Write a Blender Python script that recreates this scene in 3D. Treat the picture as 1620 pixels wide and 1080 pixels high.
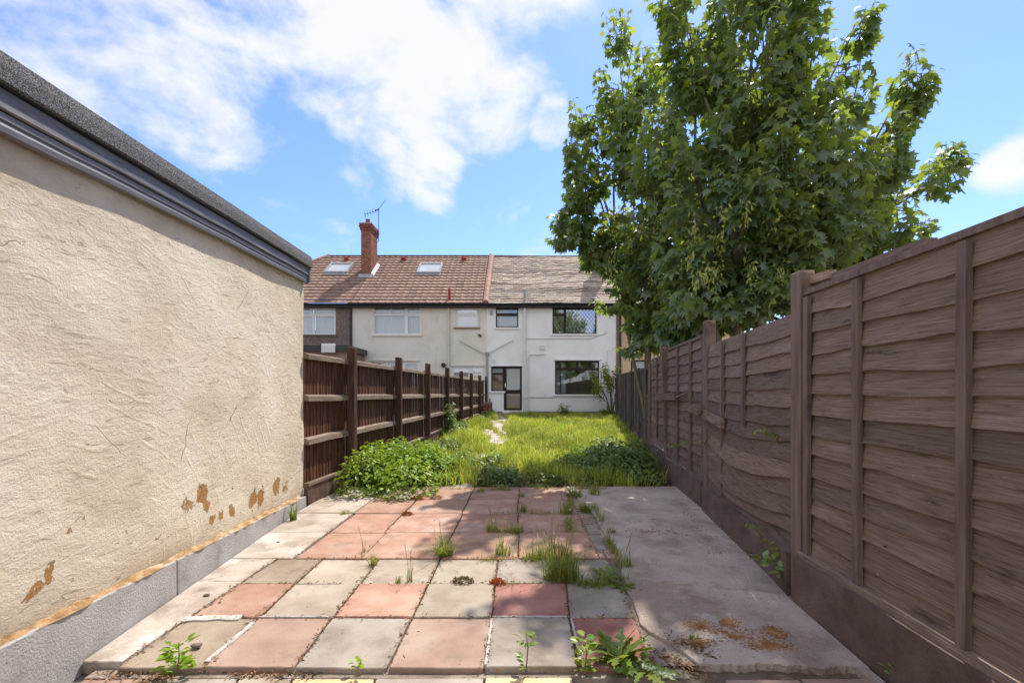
import bpy, bmesh, math, random
import numpy as np
from mathutils import Vector
random.seed(7)
RNG = np.random.default_rng(7)
R = math.radians
S = bpy.context.scene
for o in list(bpy.data.objects): bpy.data.objects.remove(o)
COL = S.collection

# ------------------------------------------------------------------ camera, sky, sun, exposure
F, CX, HY, CH = 690.0, 820.0, 620.0, 1.3          # focal length in photo pixels, vanishing point, eye height
cd = bpy.data.cameras.new('camera'); cam = bpy.data.objects.new('camera', cd); COL.objects.link(cam)
cam.location = (0, 0, CH); cam.rotation_euler = (R(90), 0, 0)
cd.sensor_width = 36; cd.lens = F / 1620 * 36
cd.shift_x = -10 / 1620; cd.shift_y = 80 / 1620
cd.clip_start = 0.05; cd.clip_end = 2000
S.camera = cam
SUN_AZ, SUN_EL = R(27), R(57)
sun_dir = Vector((math.sin(SUN_AZ)*math.cos(SUN_EL), math.cos(SUN_AZ)*math.cos(SUN_EL), math.sin(SUN_EL)))
ld = bpy.data.lights.new('sun', 'SUN'); ld.energy = 2.4; ld.angle = R(0.55); ld.color = (1, .93, .82)
sun = bpy.data.objects.new('sun', ld); COL.objects.link(sun)
sun.location = (12, 24, 40)
sun.rotation_euler = sun_dir.to_track_quat('Z', 'Y').to_euler()
S.view_settings.view_transform = 'Standard'; S.view_settings.look = 'None'
S.view_settings.gamma = 1; S.view_settings.exposure = 1.42

w = bpy.data.worlds.new('World'); S.world = w; w.use_nodes = True
nt = w.node_tree; N = nt.nodes; L = nt.links; N.clear()
def wn(t, **k):
    n = N.new(t)
    for a, b in k.items(): setattr(n, a, b)
    return n
def wmath(op, a, b=None, clamp=False):
    n = wn('ShaderNodeMath', operation=op, use_clamp=clamp)
    for i, x in enumerate((a, b)):
        if x is None: continue
        if isinstance(x, (int, float)): n.inputs[i].default_value = x
        else: L.new(x, n.inputs[i])
    return n.outputs[0]
sky = wn('ShaderNodeTexSky', sky_type='NISHITA'); sky.sun_disc = False
sky.sun_elevation = SUN_EL; sky.sun_rotation = SUN_AZ; sky.air_density = 1.0; sky.dust_density = 0.25; sky.ozone_density = 2.4
tc = wn('ShaderNodeTexCoord'); dirv = tc.outputs['Generated']
sep = wn('ShaderNodeSeparateXYZ'); L.new(dirv, sep.inputs[0])
zz = wmath('ADD', wmath('MAXIMUM', sep.outputs[2], 0.0), 0.30)
cmb = wn('ShaderNodeCombineXYZ')
L.new(wmath('DIVIDE', sep.outputs[0], zz), cmb.inputs[0]); L.new(wmath('DIVIDE', sep.outputs[1], zz), cmb.inputs[1])
nz = wn('ShaderNodeTexNoise'); nz.inputs['Scale'].default_value = 4.6; nz.inputs['Detail'].default_value = 9; nz.inputs['Roughness'].default_value = .60
nz.inputs['Distortion'].default_value = .25
pf = wn('ShaderNodeVectorMath', operation='MULTIPLY'); pf.inputs[1].default_value = (1, 1, 1.7); L.new(dirv, pf.inputs[0]); L.new(pf.outputs[0], nz.inputs['Vector'])
nz2 = wn('ShaderNodeTexNoise'); nz2.inputs['Scale'].default_value = 0.9; nz2.inputs['Detail'].default_value = 3
ofs = wn('ShaderNodeVectorMath', operation='ADD'); ofs.inputs[1].default_value = (3.1, 7.7, 0); L.new(cmb.outputs[0], ofs.inputs[0]); L.new(ofs.outputs[0], nz2.inputs['Vector'])
def pdir(px, py): return Vector(((px-CX)/F, 1, (HY-py)/F)).normalized()
cover = None                                        # cloud banks, by compass direction
for (px, py, rad) in ((60, 50, 12), (220, 55, 12), (400, 15, 12), (560, 30, 12), (720, 60, 11), (330, 130, 6), (480, 120, 6), (650, 140, 7), (780, 160, 5.5), (600, 258, 5), (680, 272, 4.5), (545, 190, 3), (870, 195, 3),
                      (1610, 262, 2.6), (-150, 60, 16), (350, -140, 16), (800, -170, 12)):
    d = wn('ShaderNodeVectorMath', operation='DOT_PRODUCT'); L.new(dirv, d.inputs[0]); d.inputs[1].default_value = pdir(px, py)
    mr = wn('ShaderNodeMapRange', interpolation_type='SMOOTHSTEP'); L.new(d.outputs['Value'], mr.inputs[0])
    mr.inputs[1].default_value = math.cos(R(rad*1.25)); mr.inputs[2].default_value = math.cos(R(rad*.35))
    cover = mr.outputs[0] if cover is None else wmath('MAXIMUM', cover, mr.outputs[0])
gen = wmath('MULTIPLY', wmath('SUBTRACT', nz2.outputs[0], .42), .9)
back = wn('ShaderNodeMapRange', interpolation_type='SMOOTHSTEP'); L.new(sep.outputs[1], back.inputs[0])
back.inputs[1].default_value = .35; back.inputs[2].default_value = -.1      # unseen cloud beside and behind the camera, thickened to fill the shaded faces
bias = wmath('MAXIMUM', wmath('MULTIPLY', cover, .275), wmath('MULTIPLY', back.outputs[0], wmath('ADD', gen, .27)))
dens = wn('ShaderNodeMapRange', interpolation_type='SMOOTHSTEP'); L.new(wmath('ADD', nz.outputs[0], bias), dens.inputs[0])
dens.inputs[1].default_value = .58; dens.inputs[2].default_value = .84
mix = wn('ShaderNodeMixRGB'); L.new(wmath('MULTIPLY', dens.outputs[0], .93), mix.inputs[0])
tintn = wn('ShaderNodeMixRGB', blend_type='MULTIPLY'); tintn.inputs[0].default_value = 1; L.new(sky.outputs[0], tintn.inputs[1]); tintn.inputs[2].default_value = (.55, .61, .90, 1)
L.new(tintn.outputs[0], mix.inputs[1]); mix.inputs[2].default_value = (3.0, 3.02, 3.10, 1)
bg = wn('ShaderNodeBackground'); bg.inputs[1].default_value = .125; L.new(mix.outputs[0], bg.inputs[0])
out = wn('ShaderNodeOutputWorld'); L.new(bg.outputs[0], out.inputs[0])

# ------------------------------------------------------------------ helpers
W = {}                                             # world position of each object
def at(px, py, Y): return np.array([(px-CX)*Y/F, Y, CH + (HY-py)*Y/F])
def gz(y): return 0.0225*min(max(y-6.0, 0), 13.7)
def tagged(o, label=None, cat=None, group=None, kind=None):
    if label: o['label'] = label
    if cat: o['category'] = cat
    if group: o['group'] = group
    if kind: o['kind'] = kind
    return o
def thing(name, loc, label, cat, group=None):
    o = bpy.data.objects.new(name, None); COL.objects.link(o); o.location = loc; o.empty_display_size = .1
    W[o] = np.array(loc, float); return tagged(o, label, cat, group)
def mesh(name, v, f, mat, parent=None, tint=None, smooth=False, origin=None, **k):
    v = np.asarray(v, float).reshape(-1, 3)
    if origin is None: origin = np.array([(v[:,0].min()+v[:,0].max())/2, (v[:,1].min()+v[:,1].max())/2, v[:,2].min()])
    me = bpy.data.meshes.new(name)
    lv = v - origin
    if isinstance(f, np.ndarray):
        n, c = f.shape
        me.vertices.add(len(v)); me.vertices.foreach_set('co', lv.astype(np.float32).ravel())
        me.loops.add(n*c); me.loops.foreach_set('vertex_index', f.astype(np.int32).ravel())
        me.polygons.add(n); me.polygons.foreach_set('loop_start', np.arange(0, n*c, c, dtype=np.int32))
        me.update(calc_edges=True); me.validate()
    else:
        me.from_pydata([tuple(p) for p in lv], [], f)
    if tint is not None:
        a = me.color_attributes.new('tint', 'FLOAT_COLOR', 'POINT')
        t = np.ones((len(v), 4), np.float32); t[:, :3] = tint; a.data.foreach_set('color', t.ravel())
    if smooth: me.polygons.foreach_set('use_smooth', np.ones(len(me.polygons), bool))
    me.materials.append(mat)
    o = bpy.data.objects.new(name, me); COL.objects.link(o)
    if parent is not None: o.parent = parent; o.location = origin - W[parent]
    else: o.location = origin
    W[o] = np.array(origin, float)
    return tagged(o, **k)
class MB:
    def __init__(s): s.v = []; s.f = []
    def add(s, v, f):
        b = len(s.v); s.v += [tuple(p) for p in v]; s.f += [tuple(i+b for i in q) for q in f]; return s
    def box(s, x0, x1, y0, y1, z0, z1):
        return s.add([(x0,y0,z0),(x1,y0,z0),(x1,y1,z0),(x0,y1,z0),(x0,y0,z1),(x1,y0,z1),(x1,y1,z1),(x0,y1,z1)],
                     [(0,3,2,1),(4,5,6,7),(0,1,5,4),(1,2,6,5),(2,3,7,6),(3,0,4,7)])
    def bar(s, p0, p1, w, h, up=(0,0,1)):
        p0 = np.array(p0, float); p1 = np.array(p1, float); d = p1-p0; d /= np.linalg.norm(d)
        u = np.array(up, float); r = np.cross(d, u); r /= np.linalg.norm(r); u = np.cross(r, d)
        q = [(-1,-1),(1,-1),(1,1),(-1,1)]
        v = [p0+r*a*w/2+u*b*h/2 for a, b in q] + [p1+r*a*w/2+u*b*h/2 for a, b in q]
        return s.add(v, [(0,1,2,3),(7,6,5,4),(0,4,5,1),(1,5,6,2),(2,6,7,3),(3,7,4,0)])
    def tube(s, pts, rad, n=6):
        pts = [np.array(p, float) for p in pts]; rad = rad if hasattr(rad, '__len__') else [rad]*len(pts)
        rings = []
        for i, p in enumerate(pts):
            d = pts[min(i+1, len(pts)-1)] - pts[max(i-1, 0)]; d /= max(np.linalg.norm(d), 1e-9)
            u = np.array([0,0,1.]) if abs(d[2]) < .9 else np.array([1.,0,0])
            a = np.cross(d, u); a /= np.linalg.norm(a); b = np.cross(d, a)
            rings.append([p + rad[i]*(a*math.cos(2*math.pi*k/n)+b*math.sin(2*math.pi*k/n)) for k in range(n)])
        v = [q for r in rings for q in r]; f = []
        for i in range(len(pts)-1):
            for k in range(n): f.append((i*n+k, (i+1)*n+k, (i+1)*n+(k+1)%n, i*n+(k+1)%n))
        f.append(tuple(range(n))); f.append(tuple(reversed(range((len(pts)-1)*n, len(pts)*n))))
        return s.add(v, f)
    def build(s, name, mat, parent=None, **k): return mesh(name, s.v, s.f, mat, parent, **k)
def bevelled(name, v, f, b, mat, parent, seg=1, **k):
    o = mesh(name, v, f, mat, parent, **k)
    bm = bmesh.new(); bm.from_mesh(o.data); bmesh.ops.bevel(bm, geom=bm.edges[:], offset=b, segments=seg, affect='EDGES', profile=.6)
    bm.to_mesh(o.data); bm.free(); return o

# ------------------------------------------------------------------ materials
def mk(name, cols, ns=4, sc=(1,1,1), det=7, rough=.85, bump=.3, bs=40, bsc=(1,1,1), rnd=0., tint=False, blots=(), spec=.25, bd=.02, metal=0., hi=.7, lo=.3, big=None):
    m = bpy.data.materials.new(name); m.use_nodes = True; t = m.node_tree; n = t.nodes; l = t.links; n.clear()
    def nn(ty, **k):
        q = n.new(ty)
        for a, b in k.items(): setattr(q, a, b)
        return q
    o = nn('ShaderNodeOutputMaterial'); p = nn('ShaderNodeBsdfPrincipled'); l.new(p.outputs[0], o.inputs[0])
    p.inputs['Roughness'].default_value = rough; p.inputs['Specular IOR Level'].default_value = spec; p.inputs['Metallic'].default_value = metal
    tcn = nn('ShaderNodeTexCoord'); oi = nn('ShaderNodeObjectInfo')
    mul = nn('ShaderNodeMath', operation='MULTIPLY'); l.new(oi.outputs['Random'], mul.inputs[0]); mul.inputs[1].default_value = 41.0
    add = nn('ShaderNodeVectorMath', operation='ADD'); l.new(tcn.outputs['Object'], add.inputs[0]); l.new(mul.outputs[0], add.inputs[1])
    def noise(scale, s, d, r=.6):
        mp = nn('ShaderNodeMapping'); mp.inputs['Scale'].default_value = s; l.new(add.outputs[0], mp.inputs[0])
        q = nn('ShaderNodeTexNoise'); q.inputs['Scale'].default_value = scale; q.inputs['Detail'].default_value = d; q.inputs['Roughness'].default_value = r
        l.new(mp.outputs[0], q.inputs['Vector']); return q.outputs[0]
    rp = nn('ShaderNodeValToRGB'); l.new(noise(ns, sc, det), rp.inputs[0])
    e = rp.color_ramp.elements
    while len(e) < len(cols): e.new(.5)
    for i, c in enumerate(cols):
        e[i].position = lo + (hi-lo)*i/max(1, len(cols)-1); e[i].color = (*c, 1)
    c = rp.outputs[0]
    for i, (bc, bscale, lo_, hi_, bsz) in enumerate(blots):
        mr = nn('ShaderNodeMapRange'); l.new(noise(bscale, bsz, 8, .65), mr.inputs[0]); mr.inputs[1].default_value = lo_; mr.inputs[2].default_value = hi_
        mx = nn('ShaderNodeMixRGB'); l.new(mr.outputs[0], mx.inputs[0]); l.new(c, mx.inputs[1]); mx.inputs[2].default_value = (*bc, 1); c = mx.outputs[0]
    if rnd:
        mr = nn('ShaderNodeMapRange'); l.new(oi.outputs['Random'], mr.inputs[0]); mr.inputs[3].default_value = 1-rnd; mr.inputs[4].default_value = 1+rnd
        hs = nn('ShaderNodeHueSaturation'); l.new(c, hs.inputs['Color']); l.new(mr.outputs[0], hs.inputs['Value']); c = hs.outputs[0]
    if tint:
        at_ = nn('ShaderNodeAttribute'); at_.attribute_name = 'tint'
        mx = nn('ShaderNodeMixRGB', blend_type='MULTIPLY'); mx.inputs[0].default_value = 1; l.new(c, mx.inputs[1]); l.new(at_.outputs['Color'], mx.inputs[2]); c = mx.outputs[0]
    l.new(c, p.inputs['Base Color'])
    if bump:
        b = nn('ShaderNodeBump'); b.inputs['Strength'].default_value = bump; b.inputs['Distance'].default_value = bd
        h = noise(bs, bsc, 8, .65)
        if big:
            h2 = noise(big[0], big[2], 5); m2 = nn('ShaderNodeMath', operation='MULTIPLY_ADD'); l.new(h2, m2.inputs[0]); m2.inputs[1].default_value = big[1]; l.new(h, m2.inputs[2]); h = m2.outputs[0]
        l.new(h, b.inputs['Height']); l.new(b.outputs[0], p.inputs['Normal'])
    return m
def mkleaf(name, col, tcol, mixf=.4, gloss=.07, rough=.38):
    m = bpy.data.materials.new(name); m.use_nodes = True; t = m.node_tree; n = t.nodes; l = t.links; n.clear()
    o = n.new('ShaderNodeOutputMaterial'); d = n.new('ShaderNodeBsdfDiffuse'); tr = n.new('ShaderNodeBsdfTranslucent'); g = n.new('ShaderNodeBsdfGlossy')
    g.inputs['Roughness'].default_value = rough; g.inputs[0].default_value = (.8, .85, .9, 1)
    a = n.new('ShaderNodeAttribute'); a.attribute_name = 'tint'
    for sh, c in ((d, col), (tr, tcol)):
        mx = n.new('ShaderNodeMixRGB'); mx.blend_type = 'MULTIPLY'; mx.inputs[0].default_value = 1; mx.inputs[1].default_value = (*c, 1)
        l.new(a.outputs['Color'], mx.inputs[2]); l.new(mx.outputs[0], sh.inputs[0])
    m1 = n.new('ShaderNodeMixShader'); m1.inputs[0].default_value = mixf; l.new(d.outputs[0], m1.inputs[1]); l.new(tr.outputs[0], m1.inputs[2])
    m2 = n.new('ShaderNodeMixShader'); m2.inputs[0].default_value = gloss; l.new(m1.outputs[0], m2.inputs[1]); l.new(g.outputs[0], m2.inputs[2])
    l.new(m2.outputs[0], o.inputs[0]); return m
def mkglass(name, refl=.18, col=(.9,.93,.95)):
    m = bpy.data.materials.new(name); m.use_nodes = True; t = m.node_tree; n = t.nodes; l = t.links; n.clear()
    o = n.new('ShaderNodeOutputMaterial'); tr = n.new('ShaderNodeBsdfTransparent'); tr.inputs[0].default_value = (*col, 1)
    g = n.new('ShaderNodeBsdfGlossy'); g.inputs['Roughness'].default_value = .03
    nz_ = n.new('ShaderNodeTexNoise'); nz_.inputs['Scale'].default_value = 1.6; bp = n.new('ShaderNodeBump'); bp.inputs['Strength'].default_value = .06; l.new(nz_.outputs[0], bp.inputs['Height']); l.new(bp.outputs[0], g.inputs['Normal'])
    mx = n.new('ShaderNodeMixShader'); mx.inputs[0].default_value = refl; l.new(tr.outputs[0], mx.inputs[1]); l.new(g.outputs[0], mx.inputs[2]); l.new(mx.outputs[0], o.inputs[0]); return m

I1 = (1,1,1)
M = {}
M['soil'] = mk('soil', [(.10,.075,.05),(.17,.13,.09),(.24,.19,.14)], ns=9, bump=.8, bs=60)
M['bed'] = mk('bed', [(.16,.13,.10),(.30,.25,.20),(.42,.37,.31)], ns=7, bump=.7, bs=70)
M['conc'] = mk('conc', [(.33,.275,.225),(.44,.375,.315),(.50,.435,.375)], ns=3.0, det=12, lo=.36, hi=.66, bump=.35, bs=60, blots=[((.19,.145,.11), 3.4, .55, .76, I1), ((.62,.56,.50), 90, .67, .74, I1), ((.15,.115,.09), 130, .64, .72, I1), ((.25,.19,.14), 7, .60, .75, I1), ((.72,.67,.61), 2.3, .56, .72, I1)])
M['conc2'] = mk('conc2', [(.40,.315,.26),(.54,.44,.375),(.63,.53,.46)], ns=2.4, det=14, lo=.38, hi=.62, bump=.9, bs=48, rough=.88, bd=.03,
    blots=[((.58,.54,.50), 2.6, .58, .68, I1), ((.27,.20,.15), 4, .57, .74, I1), ((.16,.12,.09), 24, .63, .72, I1), ((.62,.57,.52), 55, .62, .68, I1), ((.13,.10,.08), 75, .62, .68, I1), ((.30,.225,.16), 1.6, .60, .74, I1)])
M['moss'] = mk('moss', [(.22,.09,.03),(.36,.18,.06),(.50,.36,.22)], ns=14, bump=.8, bs=70)
M['slab_red'] = mk('slab_red', [(.32,.178,.124),(.395,.235,.170),(.445,.30,.228)], ns=3.5, det=12, lo=.36, hi=.64, rnd=.10, bump=.25, bs=90, blots=[((.19,.145,.11), 3.4, .55, .76, I1), ((.62,.56,.50), 90, .67, .74, I1), ((.15,.115,.09), 130, .64, .72, I1), ((.30,.17,.14), 5, .58, .82, I1), ((.50,.38,.33), 2.2, .56, .78, I1), ((.14,.08,.07), 60, .68, .76, I1)])
M['slab_deep'] = mk('slab_deep', [(.26,.112,.088),(.32,.150,.120),(.36,.20,.165)], ns=3.5, det=12, lo=.36, hi=.64, rnd=.08, bump=.3, bs=90, sc=(1,1,1), blots=[((.19,.145,.11), 3.4, .55, .76, I1), ((.62,.56,.50), 90, .67, .74, I1), ((.15,.115,.09), 130, .64, .72, I1), ((.24,.12,.11), 7, .58, .8, I1), ((.54,.36,.32), 9, .66, .78, (1,3,1))])
M['slab_pink'] = mk('slab_pink', [(.29,.190,.145),(.345,.238,.185),(.385,.288,.232)], ns=3.5, det=12, lo=.36, hi=.64, rnd=.08, bump=.3, bs=90, blots=[((.19,.145,.11), 3.4, .55, .76, I1), ((.62,.56,.50), 90, .67, .74, I1), ((.15,.115,.09), 130, .64, .72, I1), ((.28,.20,.16), 4, .58, .8, I1), ((.13,.09,.08), 60, .68, .76, I1)])
M['slab_cream'] = mk('slab_cream', [(.30,.245,.185),(.37,.31,.245),(.42,.365,.30)], ns=3.5, det=12, lo=.36, hi=.64, rnd=.08, bump=.3, bs=100, blots=[((.19,.145,.11), 3.4, .55, .76, I1), ((.62,.56,.50), 90, .67, .74, I1), ((.15,.115,.09), 130, .64, .72, I1), ((.33,.27,.20), 5, .56, .8, I1), ((.16,.12,.09), 70, .67, .76, I1)])
M['slab_grey'] = mk('slab_grey', [(.26,.22,.18),(.34,.295,.25),(.39,.35,.305)], ns=3.5, det=12, lo=.36, hi=.64, rnd=.08, bump=.35, bs=100, blots=[((.19,.145,.11), 3.4, .55, .76, I1), ((.62,.56,.50), 90, .67, .74, I1), ((.15,.115,.09), 130, .64, .72, I1), ((.25,.21,.17), 5, .55, .78, I1), ((.14,.11,.09), 75, .65, .74, I1)])
M['slab_sand'] = mk('slab_sand', [(.25,.195,.14),(.32,.255,.19),(.37,.305,.24)], ns=3.5, det=12, lo=.36, hi=.64, rnd=.06, bump=.35, bs=100, blots=[((.19,.145,.11), 3.4, .55, .76, I1), ((.62,.56,.50), 90, .67, .74, I1), ((.15,.115,.09), 130, .64, .72, I1), ((.24,.19,.14), 5, .56, .78, I1)])
M['slab_yellow'] = mk('slab_yellow', [(.56,.42,.23),(.63,.49,.29),(.66,.56,.38)], ns=4, bump=.3, bs=90, blots=[((.34,.25,.15), 6, .58, .78, I1)])
M['mortar'] = mk('mortar', [(.50,.47,.43),(.62,.59,.54)], ns=20, bump=.8, bs=80)
M['paver'] = mk('paver', [(.40,.33,.27),(.50,.43,.36),(.55,.49,.42)], ns=6, rnd=.22, bump=.5, bs=60)
M['plinth'] = mk('plinth', [(.30,.285,.27),(.40,.385,.37),(.47,.455,.44)], ns=5, bump=.55, bs=85, rnd=.06, blots=[((.10,.095,.09), 75, .62, .68, I1), ((.42,.34,.26), 3, .60, .75, I1)])
def render_mat():
    m = mk('render_coat', [(.58,.495,.365),(.73,.645,.50),(.80,.73,.60)], ns=1.6, bump=.0, rough=.9)
    t = m.node_tree; n = t.nodes; l = t.links; p = n['Principled BSDF']
    def nn(ty, **k):
        q = n.new(ty)
        for a, b in k.items(): setattr(q, a, b)
        return q
    tcn = nn('ShaderNodeTexCoord')
    def nz_(scale, s=(1,1,1), d=6, r=.6, dist=0., off=(0,0,0)):
        mp = nn('ShaderNodeMapping'); mp.inputs['Scale'].default_value = s; mp.inputs['Location'].default_value = off; l.new(tcn.outputs['Object'], mp.inputs[0])
        q = nn('ShaderNodeTexNoise'); q.inputs['Scale'].default_value = scale; q.inputs['Detail'].default_value = d; q.inputs['Roughness'].default_value = r; q.inputs['Distortion'].default_value = dist
        l.new(mp.outputs[0], q.inputs['Vector']); return q.outputs[0]
    def ma(op, a, b, c=None, clamp=False):
        q = nn('ShaderNodeMath', operation=op, use_clamp=clamp)
        for i, x in enumerate((a, b, c)):
            if x is None: continue
            if isinstance(x, (int, float)): q.inputs[i].default_value = x
            else: l.new(x, q.inputs[i])
        return q.outputs[0]
    def rng(x, a, b, c=0., d=1.):
        q = nn('ShaderNodeMapRange'); l.new(x, q.inputs[0])
        for i, y in enumerate((a, b, c, d)): q.inputs[i+1].default_value = y
        return q.outputs[0]
    sx = nn('ShaderNodeSeparateXYZ'); l.new(tcn.outputs['Object'], sx.inputs[0])
    # swirling trowel strokes: arcs from a strongly distorted wave
    wv = nn('ShaderNodeTexWave', wave_type='RINGS', rings_direction='X'); wv.inputs['Scale'].default_value = 2.6; wv.inputs['Distortion'].default_value = 7; wv.inputs['Detail'].default_value = 2; wv.inputs['Detail Scale'].default_value = .6
    l.new(tcn.outputs['Object'], wv.inputs['Vector'])
    strokes = ma('MULTIPLY', rng(wv.outputs[1], .90, 1.), rng(nz_(3.1), .50, .62))
    fine = nz_(75, d=7, r=.7); coarse = nz_(9, (1, 1, 1.8), 9, .72, .35); ridg = nz_(3.6, (1, 1, 2.4), 9, .72, .5)
    scr = rng(nz_(6.5, (1, .7, 4.2), 8, .75, 1.8, (3,1,2)), .60, .70)
    h = ma('ADD', ma('MULTIPLY', fine, .42), ma('MULTIPLY', coarse, .9))
    h = ma('ADD', h, ma('MULTIPLY', ridg, .55)); h = ma('ADD', h, ma('MULTIPLY', strokes, .14)); h = ma('SUBTRACT', h, ma('MULTIPLY', scr, .6))
    # chips that bare the ochre coat, most of them low down
    low = rng(sx.outputs[2], 1.0, .12, 0., .15)
    chip = rng(ma('ADD', nz_(8, (1, 1, 1.5), 7, .62, .4, (5, 2, 8)), low), .775, .79)
    low2 = rng(sx.outputs[2], .30, .16, 0., .12)
    grime = rng(ma('ADD', nz_(22, (1, 1, 2.2), 8, .7, 1.0), low2), .60, .74)
    wob = ma('MULTIPLY', ma('SUBTRACT', nz_(16, (1, 1, 1), 6, .65, .3, (1, 9, 4)), .5), .24)
    for (px, py, rr) in ((297, 797, .028), (322, 782, .040), (326, 800, .030), (337, 818, .020), (349, 815, .020), (368, 808, .018), (402, 790, .045), (414, 786, .045), (437, 771, .045), (440, 762, .03), (452, 770, .03), (76, 915, .012), (80, 900, .010), (48, 935, .012), (60, 930, .010), (24, 495, .008), (130, 820, .007), (110, 832, .006)):
        kx = (px-CX)/F; Yp = -1.907/(kx+.112); q3 = (kx*Yp + 3.4, Yp - 2.0, CH+(HY-py)*Yp/F)
        dn = nn('ShaderNodeVectorMath', operation='DISTANCE'); l.new(tcn.outputs['Object'], dn.inputs[0]); dn.inputs[1].default_value = q3
        chip = ma('MAXIMUM', chip, rng(ma('ADD', dn.outputs['Value'], wob), rr*1.8, rr*1.4))
    vo = nn('ShaderNodeTexVoronoi', feature='DISTANCE_TO_EDGE'); vo.inputs['Scale'].default_value = .9
    wn_ = nn('ShaderNodeTexNoise'); wn_.inputs['Scale'].default_value = 4; wn_.inputs['Detail'].default_value = 6; l.new(tcn.outputs['Object'], wn_.inputs['Vector'])
    mxv = nn('ShaderNodeMixRGB'); mxv.inputs[0].default_value = .10; l.new(tcn.outputs['Object'], mxv.inputs[1]); l.new(wn_.outputs['Color'], mxv.inputs[2]); l.new(mxv.outputs[0], vo.inputs['Vector'])
    hair = ma('MULTIPLY', rng(vo.outputs['Distance'], .0022, .0004), rng(nz_(1.7, off=(4, 4, 4)), .56, .62))
    hh = ma('SUBTRACT', ma('SUBTRACT', h, ma('MULTIPLY', chip, .75)), ma('MULTIPLY', hair, .35))
    bp = nn('ShaderNodeBump'); bp.inputs['Strength'].default_value = .75; bp.inputs['Distance'].default_value = .028; l.new(hh, bp.inputs['Height']); l.new(bp.outputs[0], p.inputs['Normal'])
    c0 = p.inputs['Base Color'].links[0].from_socket
    def mixc(fac, a, col):
        q = nn('ShaderNodeMixRGB'); l.new(fac, q.inputs[0]); l.new(a, q.inputs[1]); q.inputs[2].default_value = (*col, 1); return q.outputs[0]
    c = mixc(ma('MULTIPLY', scr, .8), c0, (.42,.31,.17)); c = mixc(ma('MULTIPLY', grime, .5), c, (.36,.26,.15)); c = mixc(chip, c, (.40,.21,.07)); c = mixc(ma('MULTIPLY', hair, .75), c, (.20,.15,.09)); stain = rng(nz_(1.3, (1, 1, .6), 7, .65, .3, (7, 7, 1)), .55, .75); c = mixc(ma('MULTIPLY', stain, .22), c, (.46,.36,.23))
    l.new(c, p.inputs['Base Color']); return m
M['render'] = render_mat()
M['ochre'] = mk('ochre', [(.22,.12,.05),(.42,.26,.12),(.62,.50,.34)], ns=12, bump=.9, bs=50, sc=(1,1,3))
M['felt'] = mk('felt', [(.035,.035,.037),(.15,.15,.155),(.34,.34,.34)], ns=190, det=2, bump=1.0, bs=190, rough=.95, lo=.38, hi=.66, bd=.01)
M['fascia'] = mk('fascia', [(.105,.105,.115),(.15,.15,.16),(.20,.20,.21)], ns=3, sc=(14,.7,14), rough=.42, bump=.12, bs=30, bsc=(10,.4,10), spec=.4, blots=[((.33,.31,.29), 2.0, .60, .74, (1,.5,3)), ((.05,.05,.055), 3, .60, .7, (1,.4,6))])
M['black'] = mk('black', [(.02,.02,.022),(.035,.035,.037)], rough=.4, bump=0, spec=.4)
# woods
M['fence_l'] = mk('fence_l', [(.050,.020,.012),(.11,.047,.026),(.20,.10,.058)], ns=3.2, sc=(9,9,.9), rough=.75, bump=.4, bs=22, bsc=(5,5,.4), rnd=.22, blots=[((.24,.15,.09), 3.2, .60, .74, (7,7,.9)), ((.026,.012,.008), 2.2, .55, .72, (1,1,.7))])
M['rail'] = mk('rail', [(.13,.09,.065),(.23,.17,.13),(.30,.235,.185)], ns=3, sc=(9,1,9), rough=.85, bump=.5, bs=20, bsc=(6,.7,6), rnd=.15)
M['post_l'] = mk('post_l', [(.045,.020,.013),(.085,.042,.028),(.13,.075,.055)], ns=3, sc=(7,7,.8), rough=.8, bump=.5, bs=22, bsc=(6,6,.6), rnd=.1)
M['gravel_l'] = mk('gravel_l', [(.075,.045,.032),(.12,.075,.055),(.17,.115,.085)], ns=6, bump=.6, bs=50, rnd=.1)
LAP = [(.122,.083,.062),(.210,.148,.113),(.295,.217,.170)]
M['lap'] = mk('lap', LAP, ns=2.6, sc=(14,2.2,75), det=12, rough=.9, bump=.5, lo=.32, hi=.68, bs=11, bsc=(12,1.6,90), rnd=.24, blots=[((.32,.25,.215), 2.4, .56, .76, (2,.7,4)), ((.065,.042,.038), 3.2, .60, .72, (2,.8,3)), ((.035,.024,.020), 9, .68, .72, (1.4,.9,1.5)), ((.42,.35,.31), 34, .66, .72, (1,.7,1.3)), ((.06,.042,.035), 16, .63, .70, (1,.35,4)), ((.20,.20,.13), 1.7, .62, .8, (1,1,1))], bd=.012)
M['lap_post'] = mk('lap_post', [(.125,.083,.066),(.188,.132,.108),(.25,.182,.152)], ns=2.6, sc=(12,12,.9), rough=.8, bump=.5, bs=14, bsc=(8,8,.5), rnd=.08, blots=[((.07,.045,.04), 3, .6, .72, (1,1,.6))])
M['sawn'] = mk('sawn', [(.24,.16,.11),(.34,.24,.17),(.42,.31,.23)], ns=4, sc=(2,2,6), bump=.5, bs=30)
M['lap_gravel'] = mk('lap_gravel', [(.115,.076,.061),(.160,.112,.092),(.20,.145,.122)], ns=6, rough=.92, bump=.7, bs=60, blots=[((.20,.16,.145), 42, .66, .74, I1), ((.18,.085,.085), 1.6, .60, .8, I1)])
M['grey_board'] = mk('grey_board', [(.075,.062,.056),(.125,.105,.095),(.20,.165,.145)], ns=3, sc=(9,9,.8), rough=.9, bump=.5, bs=18, bsc=(6,6,.5), rnd=.3)
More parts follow.
